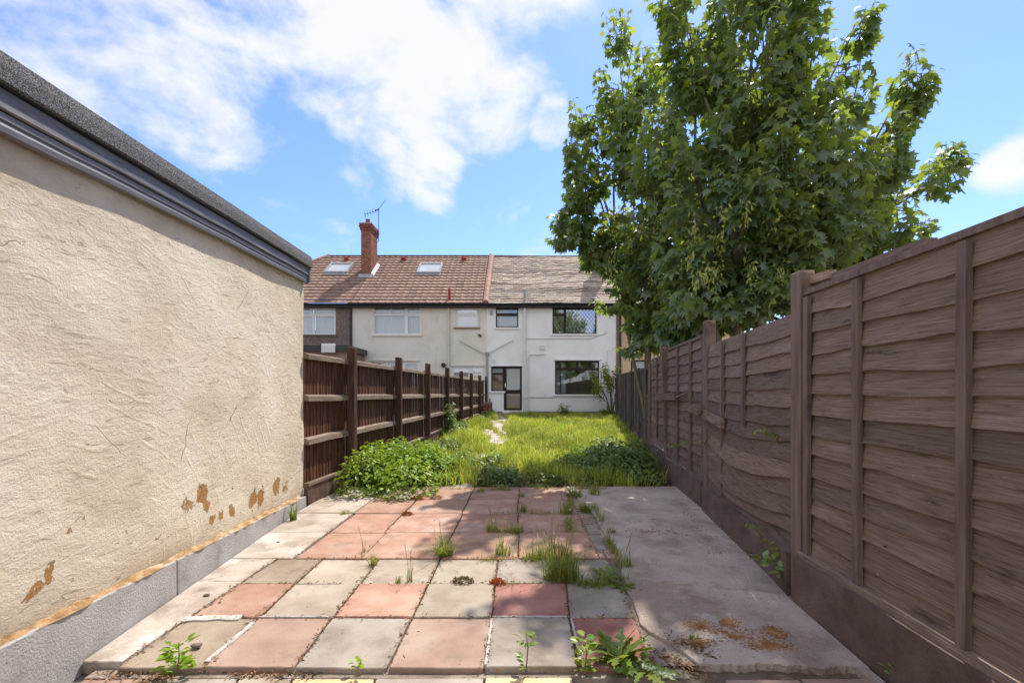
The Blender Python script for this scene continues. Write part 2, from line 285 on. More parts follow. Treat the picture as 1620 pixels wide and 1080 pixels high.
# houses
M['white_wall'] = mk('white_wall', [(.78,.78,.78),(.85,.85,.85),(.88,.88,.875)], ns=1.2, bump=.5, bs=26, rough=.9, blots=[((.74,.73,.71), 1.6, .58, .8, (1.6,1.6,.35)), ((.64,.62,.58), 5, .66, .82, (1.5,1.5,.3))], bd=.03)
M['cream_wall'] = mk('cream_wall', [(.66,.62,.54),(.74,.70,.62),(.78,.745,.67)], ns=1.1, bump=.5, bs=26, rough=.9, blots=[((.50,.45,.37), 1.4, .60, .8, (1,1,.4))], bd=.03)
M['brown_wall'] = mk('brown_wall', [(.12,.085,.07),(.22,.165,.14),(.34,.27,.235)], ns=24, det=4, bump=.9, bs=34, rough=.95, bd=.04)
M['tan_wall'] = mk('tan_wall', [(.58,.42,.25),(.66,.49,.31),(.69,.54,.36)], ns=1.2, bump=.5, bs=26, rough=.9, bd=.03)
M['brown_strip'] = mk('brown_strip', [(.22,.16,.12),(.30,.23,.18)], ns=12, bump=.6, bs=30)
M['tile'] = mk('tile', [(.19,.117,.087),(.26,.168,.128),(.31,.218,.173)], ns=5, bump=.4, bs=30, tint=True, rough=.8, blots=[((.19,.125,.09), 1.2, .56, .76, I1)])
M['old_tile'] = mk('old_tile', [(.24,.195,.165),(.36,.30,.25),(.47,.41,.33)], ns=3.2, bump=.5, bs=30, tint=True, rough=.9, blots=[((.44,.40,.30), 4.5, .58, .76, (1,.5,.5)), ((.30,.255,.27), 2.2, .58, .74, (.6,1,1))])
M['ridge'] = mk('ridge', [(.36,.21,.16),(.46,.29,.23)], ns=6, bump=.3, bs=30, rnd=.1)
M['ridge_old'] = mk('ridge_old', [(.10,.085,.08),(.17,.145,.135)], ns=6, bump=.3, bs=30, rnd=.1)
M['brick'] = mk('brick', [(.17,.062,.042),(.255,.098,.065),(.32,.145,.10)], ns=7, bump=.4, bs=50, tint=True, rough=.85)
M['joint'] = mk('joint', [(.34,.26,.21),(.44,.35,.29)], ns=15, bump=.3, bs=60)
M['mauve_brick'] = mk('mauve_brick', [(.16,.125,.125),(.24,.20,.20),(.32,.28,.27)], ns=7, bump=.4, bs=50, tint=True)
M['lead'] = mk('lead', [(.28,.29,.31),(.38,.39,.41)], ns=5, rough=.6, bump=.2, bs=20)
M['upvc'] = mk('upvc', [(.74,.74,.74),(.80,.80,.80)], ns=3, rough=.4, bump=0)
M['brown_frame'] = mk('brown_frame', [(.022,.014,.012),(.040,.026,.022)], ns=6, rough=.45, bump=.1, bs=30)
M['white_pipe'] = mk('white_pipe', [(.66,.66,.67),(.76,.76,.76)], ns=4, rough=.5, bump=.05)
M['cream_pipe'] = mk('cream_pipe', [(.58,.55,.48),(.66,.63,.56)], ns=4, rough=.5, bump=.05)
M['grey_pipe'] = mk('grey_pipe', [(.30,.31,.33),(.38,.39,.41)], ns=4, rough=.5, bump=.05)
M['red_metal'] = mk('red_metal', [(.28,.03,.025),(.36,.05,.04)], ns=4, rough=.5, bump=.05)
M['gutter'] = mk('gutter', [(.022,.020,.020),(.04,.036,.036)], ns=4, rough=.45, bump=.05)
M['net'] = mk('net', [(.58,.60,.63),(.72,.74,.76)], ns=5, sc=(14,14,.4), rough=.9, bump=.2, bs=10, bsc=(12,12,.3))
M['frost'] = mk('frost', [(.42,.45,.47),(.52,.55,.57)], ns=2, rough=.35, bump=.1, bs=60)
M['orange'] = mk('orange', [(.30,.10,.03),(.55,.22,.06),(.62,.33,.14)], ns=5, rough=.5, bump=.3, bs=25)  # orange reflection in the window by the door, painted as a backing colour
M['room'] = mk('room', [(.58,.47,.33),(.66,.55,.40)], ns=1, rough=.9, bump=0)
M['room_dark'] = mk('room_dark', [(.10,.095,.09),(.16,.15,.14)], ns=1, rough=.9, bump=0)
M['glass_low'] = mkglass('glass_low', .07); M['glass'] = mkglass('glass', .16); M['glass2'] = mkglass('glass2', .40)
M['bark'] = mk('bark', [(.16,.12,.085),(.25,.195,.14),(.33,.26,.19)], ns=5, sc=(3,3,.8), rough=.9, bump=.6, bs=18, bsc=(3,3,.6))
M['stem'] = mk('stem', [(.14,.12,.05),(.20,.18,.08)], ns=5, bump=.1)
M['stem_red'] = mk('stem_red', [(.16,.09,.05),(.24,.14,.07)], ns=5, bump=.1)
M['litter'] = mk('litter', [(.10,.055,.03),(.20,.11,.055),(.32,.20,.11)], ns=3, bump=.2, tint=True)
M['stone'] = mk('stone', [(.12,.09,.07),(.22,.17,.14)], ns=8, bump=.5, bs=30, rnd=.2)
M['maple'] = mkleaf('maple', (.118,.185,.085), (.36,.48,.055), .42, .07)
M['samara'] = mkleaf('samara', (.38,.40,.10), (.5,.5,.12), .4, .03)
M['nettle'] = mkleaf('nettle', (.20,.31,.030), (.34,.46,.03), .38, .02)
M['weed'] = mkleaf('weed', (.15,.21,.042), (.28,.37,.04), .35, .03)
M['ivy'] = mkleaf('ivy', (.155,.225,.070), (.24,.33,.055), .32, .045)
M['grass'] = mkleaf('grass', (.33,.415,.065), (.46,.52,.06), .42, .01)
M['tuft'] = mkleaf('tuft', (.20,.26,.05), (.33,.38,.05), .35, .02)
M['sedum'] = mkleaf('sedum', (.30,.13,.05), (.40,.22,.06), .30, .03)
M['petal'] = mkleaf('petal', (.55,.05,.04), (.6,.08,.05), .3, .03)
M['daisy'] = mkleaf('daisy', (.70,.68,.55), (.6,.6,.5), .2, .02)

# ------------------------------------------------------------------ scattering helpers
def frames(d, up, roll=None):
    d = d/np.linalg.norm(d, axis=1, keepdims=True)
    r = np.cross(d, up); r /= np.maximum(np.linalg.norm(r, axis=1, keepdims=True), 1e-6); n = np.cross(r, d)
    return np.stack([r, d, n], axis=2)            # columns: side, along, normal
def scatter(tv, tf, pos, Rm, s):
    n = len(pos); v = np.einsum('nij,kj->nki', Rm, tv)*s[:, None, None] + pos[:, None, :]
    f = (tf[None, :, :] + (np.arange(n)*len(tv))[:, None, None]).reshape(-1, tf.shape[1])
    return v.reshape(-1, 3), f
half = [(.0,.06,0),(.20,-.06,-.03),(.27,.13,.02),(.56,.20,-.10),(.36,.38,.03),(.52,.68,-.10),(.20,.60,.03),(0,1.0,-.14)]
outl = half + [(-x, y, z) for x, y, z in reversed(half[1:-1])]
MAPLE_V = np.array([(0,.38,.05)] + outl); nO = len(outl)
MAPLE_F = np.array([(0, 1+i, 1+(i+1) % nO) for i in range(nO)])
OV_V = np.array([(0,0,0),(.30,.35,.06),(.24,.68,.02),(0,1,-.10),(-.24,.68,.02),(-.30,.35,.06),(0,.5,-.03)])
OV_F = np.array([(0,1,6),(1,2,6),(2,3,6),(3,4,6),(4,5,6),(5,0,6)])
TOOTH_V = [(0, 0, 0)]; TOOTH_F = []
for i_ in range(1, 9):
    wd_ = .16*math.sin(math.pi*(i_/9)**.8)*(1.3 if i_ % 2 else .45) ; yy0 = i_/9 - (.05 if i_ % 2 else 0)
    TOOTH_V += [(wd_, yy0, .03-.25*(i_/9)**2), (0, i_/9, -.25*(i_/9)**2), (-wd_, yy0, .03-.25*(i_/9)**2)]
TOOTH_V.append((0, 1, -.27))
TOOTH_F += [(0, 1, 2), (0, 2, 3)]
for i_ in range(7):
    a_ = 1+3*i_; TOOTH_F += [(a_, a_+3, a_+4), (a_, a_+4, a_+1), (a_+1, a_+4, a_+5), (a_+1, a_+5, a_+2)]
a_ = 1+3*7; e_ = len(TOOTH_V)-1; TOOTH_F += [(a_, e_, a_+1), (a_+1, e_, a_+2)]
TOOTH_V = np.array(TOOTH_V); TOOTH_F = np.array(TOOTH_F)
def blades(cent, h, wd, lean, az=None, rise=1.0):
    n = len(cent); az = RNG.uniform(0, 2*math.pi, n) if az is None else az
    d = np.stack([np.cos(az), np.sin(az), np.zeros(n)], 1); s = np.stack([-np.sin(az), np.cos(az), np.zeros(n)], 1)*wd[:, None]/2
    z = np.array([0,0,1.])
    m1 = cent + z*(h*.55*rise)[:, None] + d*(lean*h*.25)[:, None]; tip = cent + z*(h*(1-.35*np.minimum(lean,1.6)/1.6)*rise)[:, None] + d*(lean*h*.85)[:, None]
    v = np.stack([cent-s, cent+s, m1+s*.75, m1-s*.75, tip], 1).reshape(-1, 3)
    b = (np.arange(n)*5)[:, None]
    f = np.concatenate([b+np.array([[0,1,2]]), b+np.array([[0,2,3]]), b+np.array([[3,2,4]])], 0)
    return v, f
def rep(t, k): return np.repeat(t, k, axis=0)
def vt(n, lo=.75, hi=1.25, yel=.25):
    b = RNG.uniform(lo, hi, n); y = RNG.uniform(-yel, yel, n)
    return np.stack([b*(1+y), b, b*(1-.6*y)], 1)
def sn(x, s=0.):                                  # smooth 1-d wobble
    return math.sin(x*1.7+s)*.5 + math.sin(x*3.9+s*2.3)*.3 + math.sin(x*8.3+s*1.1)*.2

# ================================================================== GROUND AND PATIO
xs = [-160, -40, -8, -4, -3, -2, -1, 0, 1, 2, 3, 4, 8, 40, 160]
ys = [-160, -40, -4, 0, 2, 4, 5.4, 6.0] + [7+i for i in range(14)] + [24, 40, 100, 300]
gv = []; gf = []
for y in ys:
    for x in xs: gv.append((x, y, (gz(y) - .012 if y > 6.2 else -.075)))
nx = len(xs)
for j in range(len(ys)-1):
    for i in range(nx-1): gf.append((j*nx+i, j*nx+i+1, (j+1)*nx+i+1, (j+1)*nx+i))
mesh('ground', gv, gf, M['soil'], kind='structure')
def garX(y): return -1.872 - .112*y                # face of the rendered garage
def slab_poly(name, poly, z0, z1, mat, parent, b=.004, tilt=(0,0)):
    n = len(poly); cx_ = sum(p[0] for p in poly)/n; cy_ = sum(p[1] for p in poly)/n
    top = [(x, y, z1 + (x-cx_)*tilt[0] + (y-cy_)*tilt[1]) for x, y in poly]; bot = [(x, y, z0) for x, y in poly]
    f = [tuple(range(n, 2*n)), tuple(reversed(range(n)))] + [(i, (i+1) % n, n+(i+1) % n, n+i) for i in range(n)]
    return bevelled(name, bot+top, f, b, mat, parent)
def rough_edge(p, q, n, amp):
    out_ = []
    for i in range(n):
        t = i/n; e = amp*random.uniform(-1, 1) if i else 0
        dx, dy = q[0]-p[0], q[1]-p[1]; l_ = math.hypot(dx, dy)
        out_.append((p[0]+dx*t - dy/l_*e, p[1]+dy*t + dx/l_*e))
    return out_
# patio: bed sheet with every flag as its own piece
bedv = MB(); bedv.box(-2.02, 0.80, 1.0, 2.03, -.074, -.062); bedv.box(-2.02, .80, 2.03, 6.1, -.074, -.030)
patio = bedv.build('patio', M['bed'], kind='structure')
def flags(y0, y1, joints0, joints1, mats, z1, thick=.05, g=.006, ragged=.004):
    for i, mname in enumerate(mats):
        if mname is None: continue
        a0, a1, b0, b1 = joints0[i]+g, joints0[i+1]-g, joints1[i]+g, joints1[i+1]-g
        j = lambda: random.uniform(-ragged, ragged)
        poly = (rough_edge((a0+j(), y0+g+j()), (a1+j(), y0+g+j()), 5, .0025) + rough_edge((a1+j(), y0+g), (b1+j(), y1-g+j()), 5, .0025)
                + rough_edge((b1, y1-g+j()), (b0+j(), y1-g+j()), 5, .0025) + rough_edge((b0, y1-g), (a0, y0+g), 5, .0025))
        slab_poly('paving_slab', poly, z1-thick, z1 + random.uniform(-.004, .003), M[mname], patio, .0035, (random.uniform(-.006, .006), random.uniform(-.006, .006)))
JA = [-1.90, -1.49, -1.06, -.62, -.158, .284, .645]; JB = [-1.91, -1.50, -1.075, -.612, -.154, .293, .67]
JC = [-1.90, -1.52, -1.08, -.61, -.158, .325, .71]; JD = [-1.88, -1.53, -1.09, -.612, -.158, .34, .70]
flags(1.60, 2.040, [-1.62, -1.25, -1.0, -.66, -.16, .25], [-1.72, -1.3, -1.05, -.665, -.157, .255], ['slab_grey', 'slab_cream', 'slab_yellow', 'slab_grey', 'slab_yellow'], -.030)
flags(1.62, 2.03, [-2.0, -1.64], [-2.02, -1.74], ['slab_pink'], -.034)
flags(1.15, 1.59, [-1.6, -1.2, -.75, -.3, .15, .62], [-1.6, -1.2, -.75, -.3, .15, .62], ['slab_red', 'slab_grey', 'slab_cream', 'slab_pink', 'slab_grey'], -.032)
flags(2.06, 2.52, JA, JB, ['slab_sand', 'slab_pink', 'slab_grey', 'slab_pink', 'slab_grey', 'slab_deep'], 0.0, .07)
flags(2.52, 2.97, JB, JC, ['slab_red', 'slab_cream', 'slab_red', 'slab_cream', 'slab_deep', 'slab_grey'], 0.0)
flags(2.97, 3.41, JC, JD, ['slab_sand', 'slab_cream', 'slab_cream', 'slab_cream', 'slab_grey', 'slab_grey'], -.004)
RJ = [-1.76, -1.235, -.61, 0.0, .63]
for k, (a, b_) in enumerate(((3.41, 4.04), (4.04, 4.67), (4.67, 5.28), (5.28, 5.97))):
    jj = [x + random.uniform(-.012, .012) for x in RJ]
    flags(a, b_, jj, [x + .01 for x in jj], ['slab_red' if (k < 3 or i > 1) else ('slab_sand' if i == 0 else 'slab_red') for i in range(4)], 0.002)
# narrow filler pieces between the red flags and the concrete
for (x0, x1, y0, y1, m_) in ((.645, .735, 3.62, 3.98, 'slab_grey'), (.70, .80, 3.43, 3.60, 'slab_red'), (.645, .69, 3.43, 3.60, 'slab_pink'), (.65, .76, 4.02, 4.30, 'slab_sand'), (.65, .74, 4.34, 4.62, 'slab_red'), (.65, .76, 4.9, 5.3, 'slab_pink')):
    slab_poly('paving_slab', [(x0, y0), (x1, y0), (x1, y1), (x0, y1)], -.05, -.002, M[m_], patio, .004)
# mortar smears in the open joints
def smear(x0, y0, x1, y1, wdt, n=9):
    a = np.array([x0, y0]); b_ = np.array([x1, y1]); d = (b_-a)/np.linalg.norm(b_-a); nrm = np.array([-d[1], d[0]])
    up_ = [a + (b_-a)*i/n + nrm*wdt*random.uniform(.4, 1) for i in range(n+1)]; dn = [a + (b_-a)*i/n - nrm*wdt*random.uniform(.4, 1) for i in range(n+1)]
    slab_poly('mortar_smear', [tuple(p) for p in dn] + [tuple(p) for p in reversed(up_)], -.02, .0055, M['mortar'], patio, .0015)
smear(-1.93, 2.50, -1.60, 2.52, .035); smear(-1.50, 2.10, -1.495, 2.46, .018); smear(-.155, 2.08, -.152, 2.5, .010, 14); smear(-.15, 2.525, .28, 2.525, .009, 14); smear(.30, 2.08, .305, 2.5, .010, 14); smear(-1.50, 2.525, -1.1, 2.523, .007, 14)
# left concrete margin along the garage, cracked into a few pieces
mg = MB(); mg.box(-2.6, -1.9, 1.0, 1.2, -.074, -.07)
margin = mesh('concrete_margin', [(garX(1.5), 1.5, -.07), (-1.9, 1.5, -.07), (-1.8, 6, -.066), (-2.6, 6, -.066)], [(0, 1, 2, 3)], M['bed'], kind='structure')
cuts = [(1.6, -1.93), (2.1, -1.915), (3.0, -1.90), (3.41, -1.775), (4.05, -1.775), (4.7, -1.775), (5.5, -1.775), (6.1, -1.50)]
for i in range(1, len(cuts)-1):
    (y0, xr0), (y1, xr1) = cuts[i], cuts[i+1]
    xr0_ = xr0 if i != 2 else -1.91
    lx0, lx1 = max(garX(y0), -2.4), max(garX(y1), -2.43)
    if i == 6: lx1 = -2.36; lx0 = -2.42
    poly = rough_edge((lx0+.005, y0+.004), (xr0_, y0+.004), 6, .007) + rough_edge((xr0_, y0+.004), (xr1 if i not in (2,) else -1.89, y1-.004), 6, .004) + rough_edge((xr1 if i not in (2,) else -1.89, y1-.004), (lx1+.005, y1-.004), 6, .007) + [(lx1+.005, y1-.004)]
    slab_poly('concrete_piece', poly, -.062, .001 + random.uniform(-.003, .003), M['conc'], margin, .004)
slab_poly('concrete_piece', rough_edge((-1.50, 5.985), (-.62, 5.985), 7, .006) + rough_edge((-.62, 5.99), (-.70, 6.25), 4, .02) + rough_edge((-.70, 6.25), (-1.52, 6.2), 8, .03), -.05, -.006, M['conc'], margin, .004)
# right concrete slab with a broken front edge
def fenX(y): return 1.68 + .043*y if y < 2.8 else (1.80 + (y-2.8)*.158 if y < 4.9 else (2.13 + (y-4.95)*.105 if y < 6.8 else 2.36 + (y-6.85)*.16))
front = [(x, y + .018*sn(x*9, 2)) for x, y in rough_edge((.86, 2.10), (1.66, 2.06), 44, .007)]
edge_r = [(1.66, 2.06), (1.70, 2.6), (1.76, 2.95), (2.05, 4.75), (2.12, 5.4), (2.2, 6.02)]
crack = rough_edge((.74, 3.05), (1.72, 2.80), 14, .03)
base_r = mesh('concrete_path', [(.62, 2.1, -.016), (1.72, 2.1, -.016), (2.3, 6.1, -.016), (.62, 6.1, -.016)], [(0, 1, 2, 3)], M['bed'], kind='structure')
left1 = rough_edge((.735, 3.045), (.685, 2.45), 6, .008) + rough_edge((.685, 2.45), (.86, 2.10), 5, .02)
slab_poly('concrete_piece', left1 + front + [(1.66, 2.06), (1.70, 2.6), (1.715, 2.795)] + [(x, y-.004) for x, y in reversed(crack)], -.06, .001, M['conc2'], base_r, .003)
back_l = rough_edge((.66, 6.02), (.76, 5.0), 7, .015) + rough_edge((.78, 5.0), (.82, 3.6), 8, .015) + rough_edge((.82, 3.6), (.74, 3.055), 5, .01)
slab_poly('concrete_piece', [(x, y+.004) for x, y in crack] + [(1.725, 2.80), (1.78, 3.1), (2.05, 4.75), (2.12, 5.4)] + rough_edge((2.2, 6.02), (.66, 6.02), 10, .02) + back_l, -.06, .002, M['conc2'], base_r, .003)
flags(1.60, 2.02, [.95, 1.30, 1.60], [.95, 1.30, 1.62], ['slab_pink', 'slab_pink'], -.022)
MB().box(.64, 1.63, 1.35, 2.09, -.067, -.036).build('soil_strip', M['soil'], base_r)
mb = MB().bar((1.62, 2.06, -.02), (1.60, 1.55, -.02), .05, .05); mb.build('edging_stone', M['conc2'], base_r)
# thin rusty moss crust on the concrete
def crust(name, cx_, cy_, rx, ry, n, label):
    vs = []; fs = []; ts = []
    for i in range(n):
        ex, ey, sx_, sy_ = random.choice(((0, 0, 1, .6), (-.16, .09, .5, .5), (.12, -.10, .8, .35), (.02, .12, .35, .4), (-.24, -.08, .5, .3), (.22, .02, .4, .5)))
        a = random.uniform(0, 6.28); r = random.random()**.6; x = cx_+ex+rx*.7*sx_*r*math.cos(a) + random.gauss(0, .012); y = cy_+ey+ry*.8*sy_*r*math.sin(a) + random.gauss(0, .01); s = random.uniform(.003, .011)*(1.25-r)
        k = random.randint(5, 7); b = len(vs); ph = random.uniform(0, 6.28)
        for q in range(k): s_ = s*random.uniform(.6, 1.3); vs.append((x+s_*1.4*math.cos(ph+q*6.283/k), y+s_*math.sin(ph+q*6.283/k), .0015))
        vs.append((x, y, .0035 + s*.22)); fs += [(b+q, b+(q+1) % k, b+k) for q in range(k)]
    return mesh(name, vs, fs, M['moss'], label=label, cat='moss', kind='stuff')
crust('moss_crust', 1.17, 2.34, .27, .20, 1500, 'rust brown dried moss flaking on the right-hand concrete near its broken front edge')

# ================================================================== GARAGE (left)
gar = thing('rendered_garage', (-3.4, 2.0, 0), 'cream rendered garage side wall with black fascia and gritty felt roof edge', 'garage')
GY0, GY1 = -2.5, 5.0
ny, nz_ = 60, 22
def ftop(y): return 2.222 + .0675*y                # underside of the lower fascia board
v = []; f = []
def plin(y): return max(.37 - .052*y, .1)
for i in range(ny+1):
    y = GY0 + (GY1-GY0)*i/ny
    for j in range(nz_+1):
        z0 = plin(y) - .02 + .012*sn(y*3); z = z0 + (ftop(y)+.05-z0)*j/nz_
        v.append((garX(y) - .035 + .008*sn(y*1.3+z*2, 1) + .006*sn(z*3+y, 2) - (.02 if j == 0 else 0), y, z))
for i in range(ny):
    for j in range(nz_): a = i*(nz_+1)+j; f.append((a, a+nz_+1, a+nz_+2, a+1))
b = len(v)                                         # end wall and back
xe = garX(GY1)
for (x, y) in ((xe-.035, GY1), (-5.2, GY1), (-5.2, GY0), (garX(GY0)-.035, GY0)): v += [(x, y, 0), (x, y, ftop(y)+.05)]
for k in range(3): f.append((b+2*k+1, b+2*k+3, b+2*k+2, b+2*k))
mesh('wall', v, f, M['render'], gar, smooth=True, origin=np.array([-3.4, 2.0, 0]))
for (y0, y1) in ((-2.5, .9), (.905, 2.795), (2.80, 4.72), (4.725, 5.02)):
    z0, z1 = plin(y0), plin(y1)
    x0, x1 = garX(y0), garX(y1)
    vv = [(x0-.2, y0, -.07), (x0, y0, -.07), (x1, y1, -.07), (x1-.2, y1, -.07), (x0-.2, y0, z0), (x0-.002, y0, z0), (x1-.002, y1, z1), (x1-.2, y1, z1)]
    bevelled('plinth_block', vv, [(0,3,2,1),(4,5,6,7),(0,1,5,4),(1,2,6,5),(2,3,7,6),(3,0,4,7)], .006, M['plinth'], gar)
# crumbling ochre ledge between plinth and render
vv = []; ff = []; n = 170
for i in range(n+1):
    y = GY0 + (4.9-GY0)*i/n; z = plin(y) + .001; h = .006 + .014*sn(y*9, 1) + random.uniform(-.006, .008); o_ = .010 + .010*sn(y*7, 3) + random.uniform(-.006, .006)
    vv += [(garX(y)-.05, y, z-.01), (garX(y)-.012+o_, y, z-.003), (garX(y)-.02+o_*.6, y, z+h*.6), (garX(y)-.05, y, z+h+.012)]
for i in range(n):
    for k in range(3): a = i*4+k; ff.append((a, a+4, a+5, a+1))
mesh('render_ledge', vv, ff, M['ochre'], gar)
def strip(name, off, zl, zh, mat, bow=0., n=40, thick=.03, profile=None):
    vv = []; ff = []
    prof = profile or [(0, 0), (0, 1)]
    pts = [(-thick, 0)] + [(p[0], p[1]) for p in prof] + [(-thick, 1)]
    for i in range(n+1):
        y = GY0 + (GY1 + .03 - GY0)*i/n; w_ = bow*(sn(y*1.4, .5)) - (.010*max(0, (y-4.1)/.9)**2 if bow else 0)
        lo_, hi_ = ftop(y)+zl+w_, ftop(y)+zh+w_*.6
        for (ox, t) in pts: vv.append((garX(y)+off+ox, y, lo_ + (hi_-lo_)*t))
    k = len(pts)
    for i in range(n):
        for q in range(k): ff.append((i*k+q, (i+1)*k+q, (i+1)*k+(q+1) % k, i*k+(q+1) % k))
    ff.append(tuple(range(k))); ff.append(tuple(reversed(range(n*k, (n+1)*k))))
    return mesh(name, vv, ff, mat, gar)
strip('fascia_board', .012, 0, .078, M['fascia'], .007, profile=[(0, 0), (.004, .02), (.006, .3), (.0, .55), (.008, .6), (.008, .93), (.002, 1)])
strip('fascia_board', .022, .082, .165, M['fascia'], .004, profile=[(0, 0), (.010, .05), (.010, .40), (.004, .44), (.004, .9), (0, 1)])
strip('drip_batten', .045, .167, .187, M['black'], 0)
strip('roof_felt_edge', .055, .170, .302, M['felt'], .003, thick=.06, profile=[(-.015, 0), (.004, .06), (.008, .5), (.0, .9), (-.02, 1)])
vv = [(garX(GY0)+.04, GY0, ftop(GY0)+.297), (garX(GY1)+.04, GY1+.03, ftop(GY1)+.299), (-5.3, GY1+.03, ftop(GY1)+.299), (-5.3, GY0, ftop(GY0)+.297)]
mesh('roof_felt', vv + [(x, y, z-.06) for x, y, z in vv], [(0,1,2,3),(7,6,5,4),(0,4,5,1),(1,5,6,2),(2,6,7,3),(3,7,4,0)], M['felt'], gar)
mb = MB().box(-5.25, xe+.04, GY1-.002, GY1+.028, ftop(GY1), ftop(GY1)+.24); mb.build('end_fascia', M['fascia'], gar)

# ================================================================== LEFT FENCE (closeboard, seen from the rail side)
def lfX(y): return -2.815 + .077*y
lf = thing('closeboard_fence', (lfX(5.2), 5.2, 0), 'dark brown closeboard fence with exposed grey rails along the left side', 'fence')
def lfp(y, off, z): return np.array([lfX(y)+off, y - off*.077, z])
PY = [6.05, 7.90, 9.75, 11.55, 13.35, 15.0, 16.75, 18.4]
for i, y in enumerate(PY):
    h = 1.915 + (.008*i) ; g0 = gz(y)-.05; top = h + random.uniform(-.015, .015)
    x = lfX(y); wv_ = .055
    vv = [(x-wv_+.04, y-wv_, g0), (x+wv_+.04, y-wv_, g0), (x+wv_+.04, y+wv_, g0), (x-wv_+.04, y+wv_, g0), (x-wv_+.045, y-wv_, top), (x+wv_+.04, y-wv_, top-.012), (x+wv_+.04, y+wv_, top-.012), (x-wv_+.045, y+wv_, top)]
    bevelled('post', vv, [(0,3,2,1),(4,5,6,7),(0,1,5,4),(1,2,6,5),(2,3,7,6),(3,0,4,7)], .006, M['post_l'], lf)
EY = [5.02] + PY
for i in range(len(PY)):
    y0, y1 = EY[i] + (.058 if i else 0), EY[i+1]-.058; n = 14 if i == 0 else 17
    g0, g1 = gz(y0), gz(y1); gt0, gt1 = g0+.215, g1+.215
    t0, t1 = 1.755 + .006*i, 1.76+.006*i
    for k in range(n):
        ya_, yb_ = EY[i], EY[i+1]
        a = ya_ + (yb_-ya_)*k/n; b_ = min(ya_ + (yb_-ya_)*(k+1)/n + .014, yb_+.004)
        o0 = -.048; th = .016; tp = t0 + random.uniform(-.012, .012); z0 = gz(a)+.20
        near = (lfp(a, o0, 0), lfp(b_, o0 - .014, 0))
        q = [(near[0][0]-.006, near[0][1]), (near[0][0], near[0][1]), (near[1][0]+.004, near[1][1]), (near[1][0]-.012, near[1][1])]
        vv = [(x, y, z0) for x, y in q] + [(x + random.uniform(-.003, .003), y, tp) for x, y in q]
        mesh('board', vv, [(0,3,2,1),(4,5,6,7),(0,1,5,4),(1,2,6,5),(2,3,7,6),(3,0,4,7)], M['fence_l'], lf)
    for (z0, z1, hh) in ((1.235 - .006*i, 1.232 - .007*i, .075), (.735+.006*i, .745+.008*i, .075), (t0-.035, t1-.035, .07)):
        a = lfp(y0, -.012, z0); b_ = lfp(y1, -.012, z1); mid = (a+b_)/2 + np.array([0, 0, random.uniform(-.008, .006)])
        d = .034
        vv = []
        for p in (a, mid, b_): vv += [(p[0]-d, p[1], p[2]-hh/2), (p[0]+d, p[1], p[2]-hh/2-.006), (p[0]+d-.006, p[1], p[2]+hh/2-.020), (p[0]-d, p[1], p[2]+hh/2)]
        ff = [(0,1,2,3), (11,10,9,8)]
        for s_ in range(2):
            for q in range(4): ff.append((s_*4+q, (s_+1)*4+q, (s_+1)*4+(q+1) % 4, s_*4+(q+1) % 4))
        mesh('rail', vv, ff, M['rail'], lf)
    a, b_ = lfp(y0, -.015, 0), lfp(y1, -.015, 0)
    vv = [(a[0]-.025, a[1], g0-.06), (a[0]+.025, a[1], g0-.06), (b_[0]+.025, b_[1], g1-.06), (b_[0]-.025, b_[1], g1-.06), (a[0]-.025, a[1], gt0), (a[0]+.025, a[1], gt0), (b_[0]+.025, b_[1], gt1), (b_[0]-.025, b_[1], gt1)]
    mesh('gravel_board', vv, [(0,3,2,1),(4,5,6,7),(0,1,5,4),(1,2,6,5),(2,3,7,6),(3,0,4,7)], M['gravel_l'], lf)
    vv = [(x+(.012 if q in (1,2,5,6) else 0), y, (gt0 if q in (0,1,4,5) else gt1) + (.001 if q < 4 else .035)) for q, (x, y, z) in enumerate(vv)]
    mesh('capping_strip', vv, [(0,3,2,1),(4,5,6,7),(0,1,5,4),(1,2,6,5),(2,3,7,6),(3,0,4,7)], M['rail'], lf)

# ================================================================== RIGHT FENCE (waney lap panels)
rf = thing('lap_panel_fence', (2.0, 3.9, 0), 'tall weathered brown lap panel fence with bowed boards along the right side', 'fence')
BF = [(0,3,2,1),(4,5,6,7),(0,1,5,4),(1,2,6,5),(2,3,7,6),(3,0,4,7)]
def post(x, y, z0, z1, s=.05, lean=(0, 0), par=rf, m='lap_post', cap=True):
    vv = [(x-s, y-s, z0), (x+s, y-s, z0), (x+s, y+s, z0), (x-s, y+s, z0)]
    vv += [(px_+lean[0], py_+lean[1], z1 + (.0 if k in (0, 3) else -.018)) for k, (px_, py_, _) in enumerate(vv)]
    o = bevelled('post', vv, BF, .005, M[m], par)
    if cap:
        mb = MB().box(x-s+.006+lean[0], x+s-.006+lean[0], y-s+.006+lean[1], y+s-.006+lean[1], z1-.03, z1+.006); mb.build('post_top', M['sawn'], o)
    return o
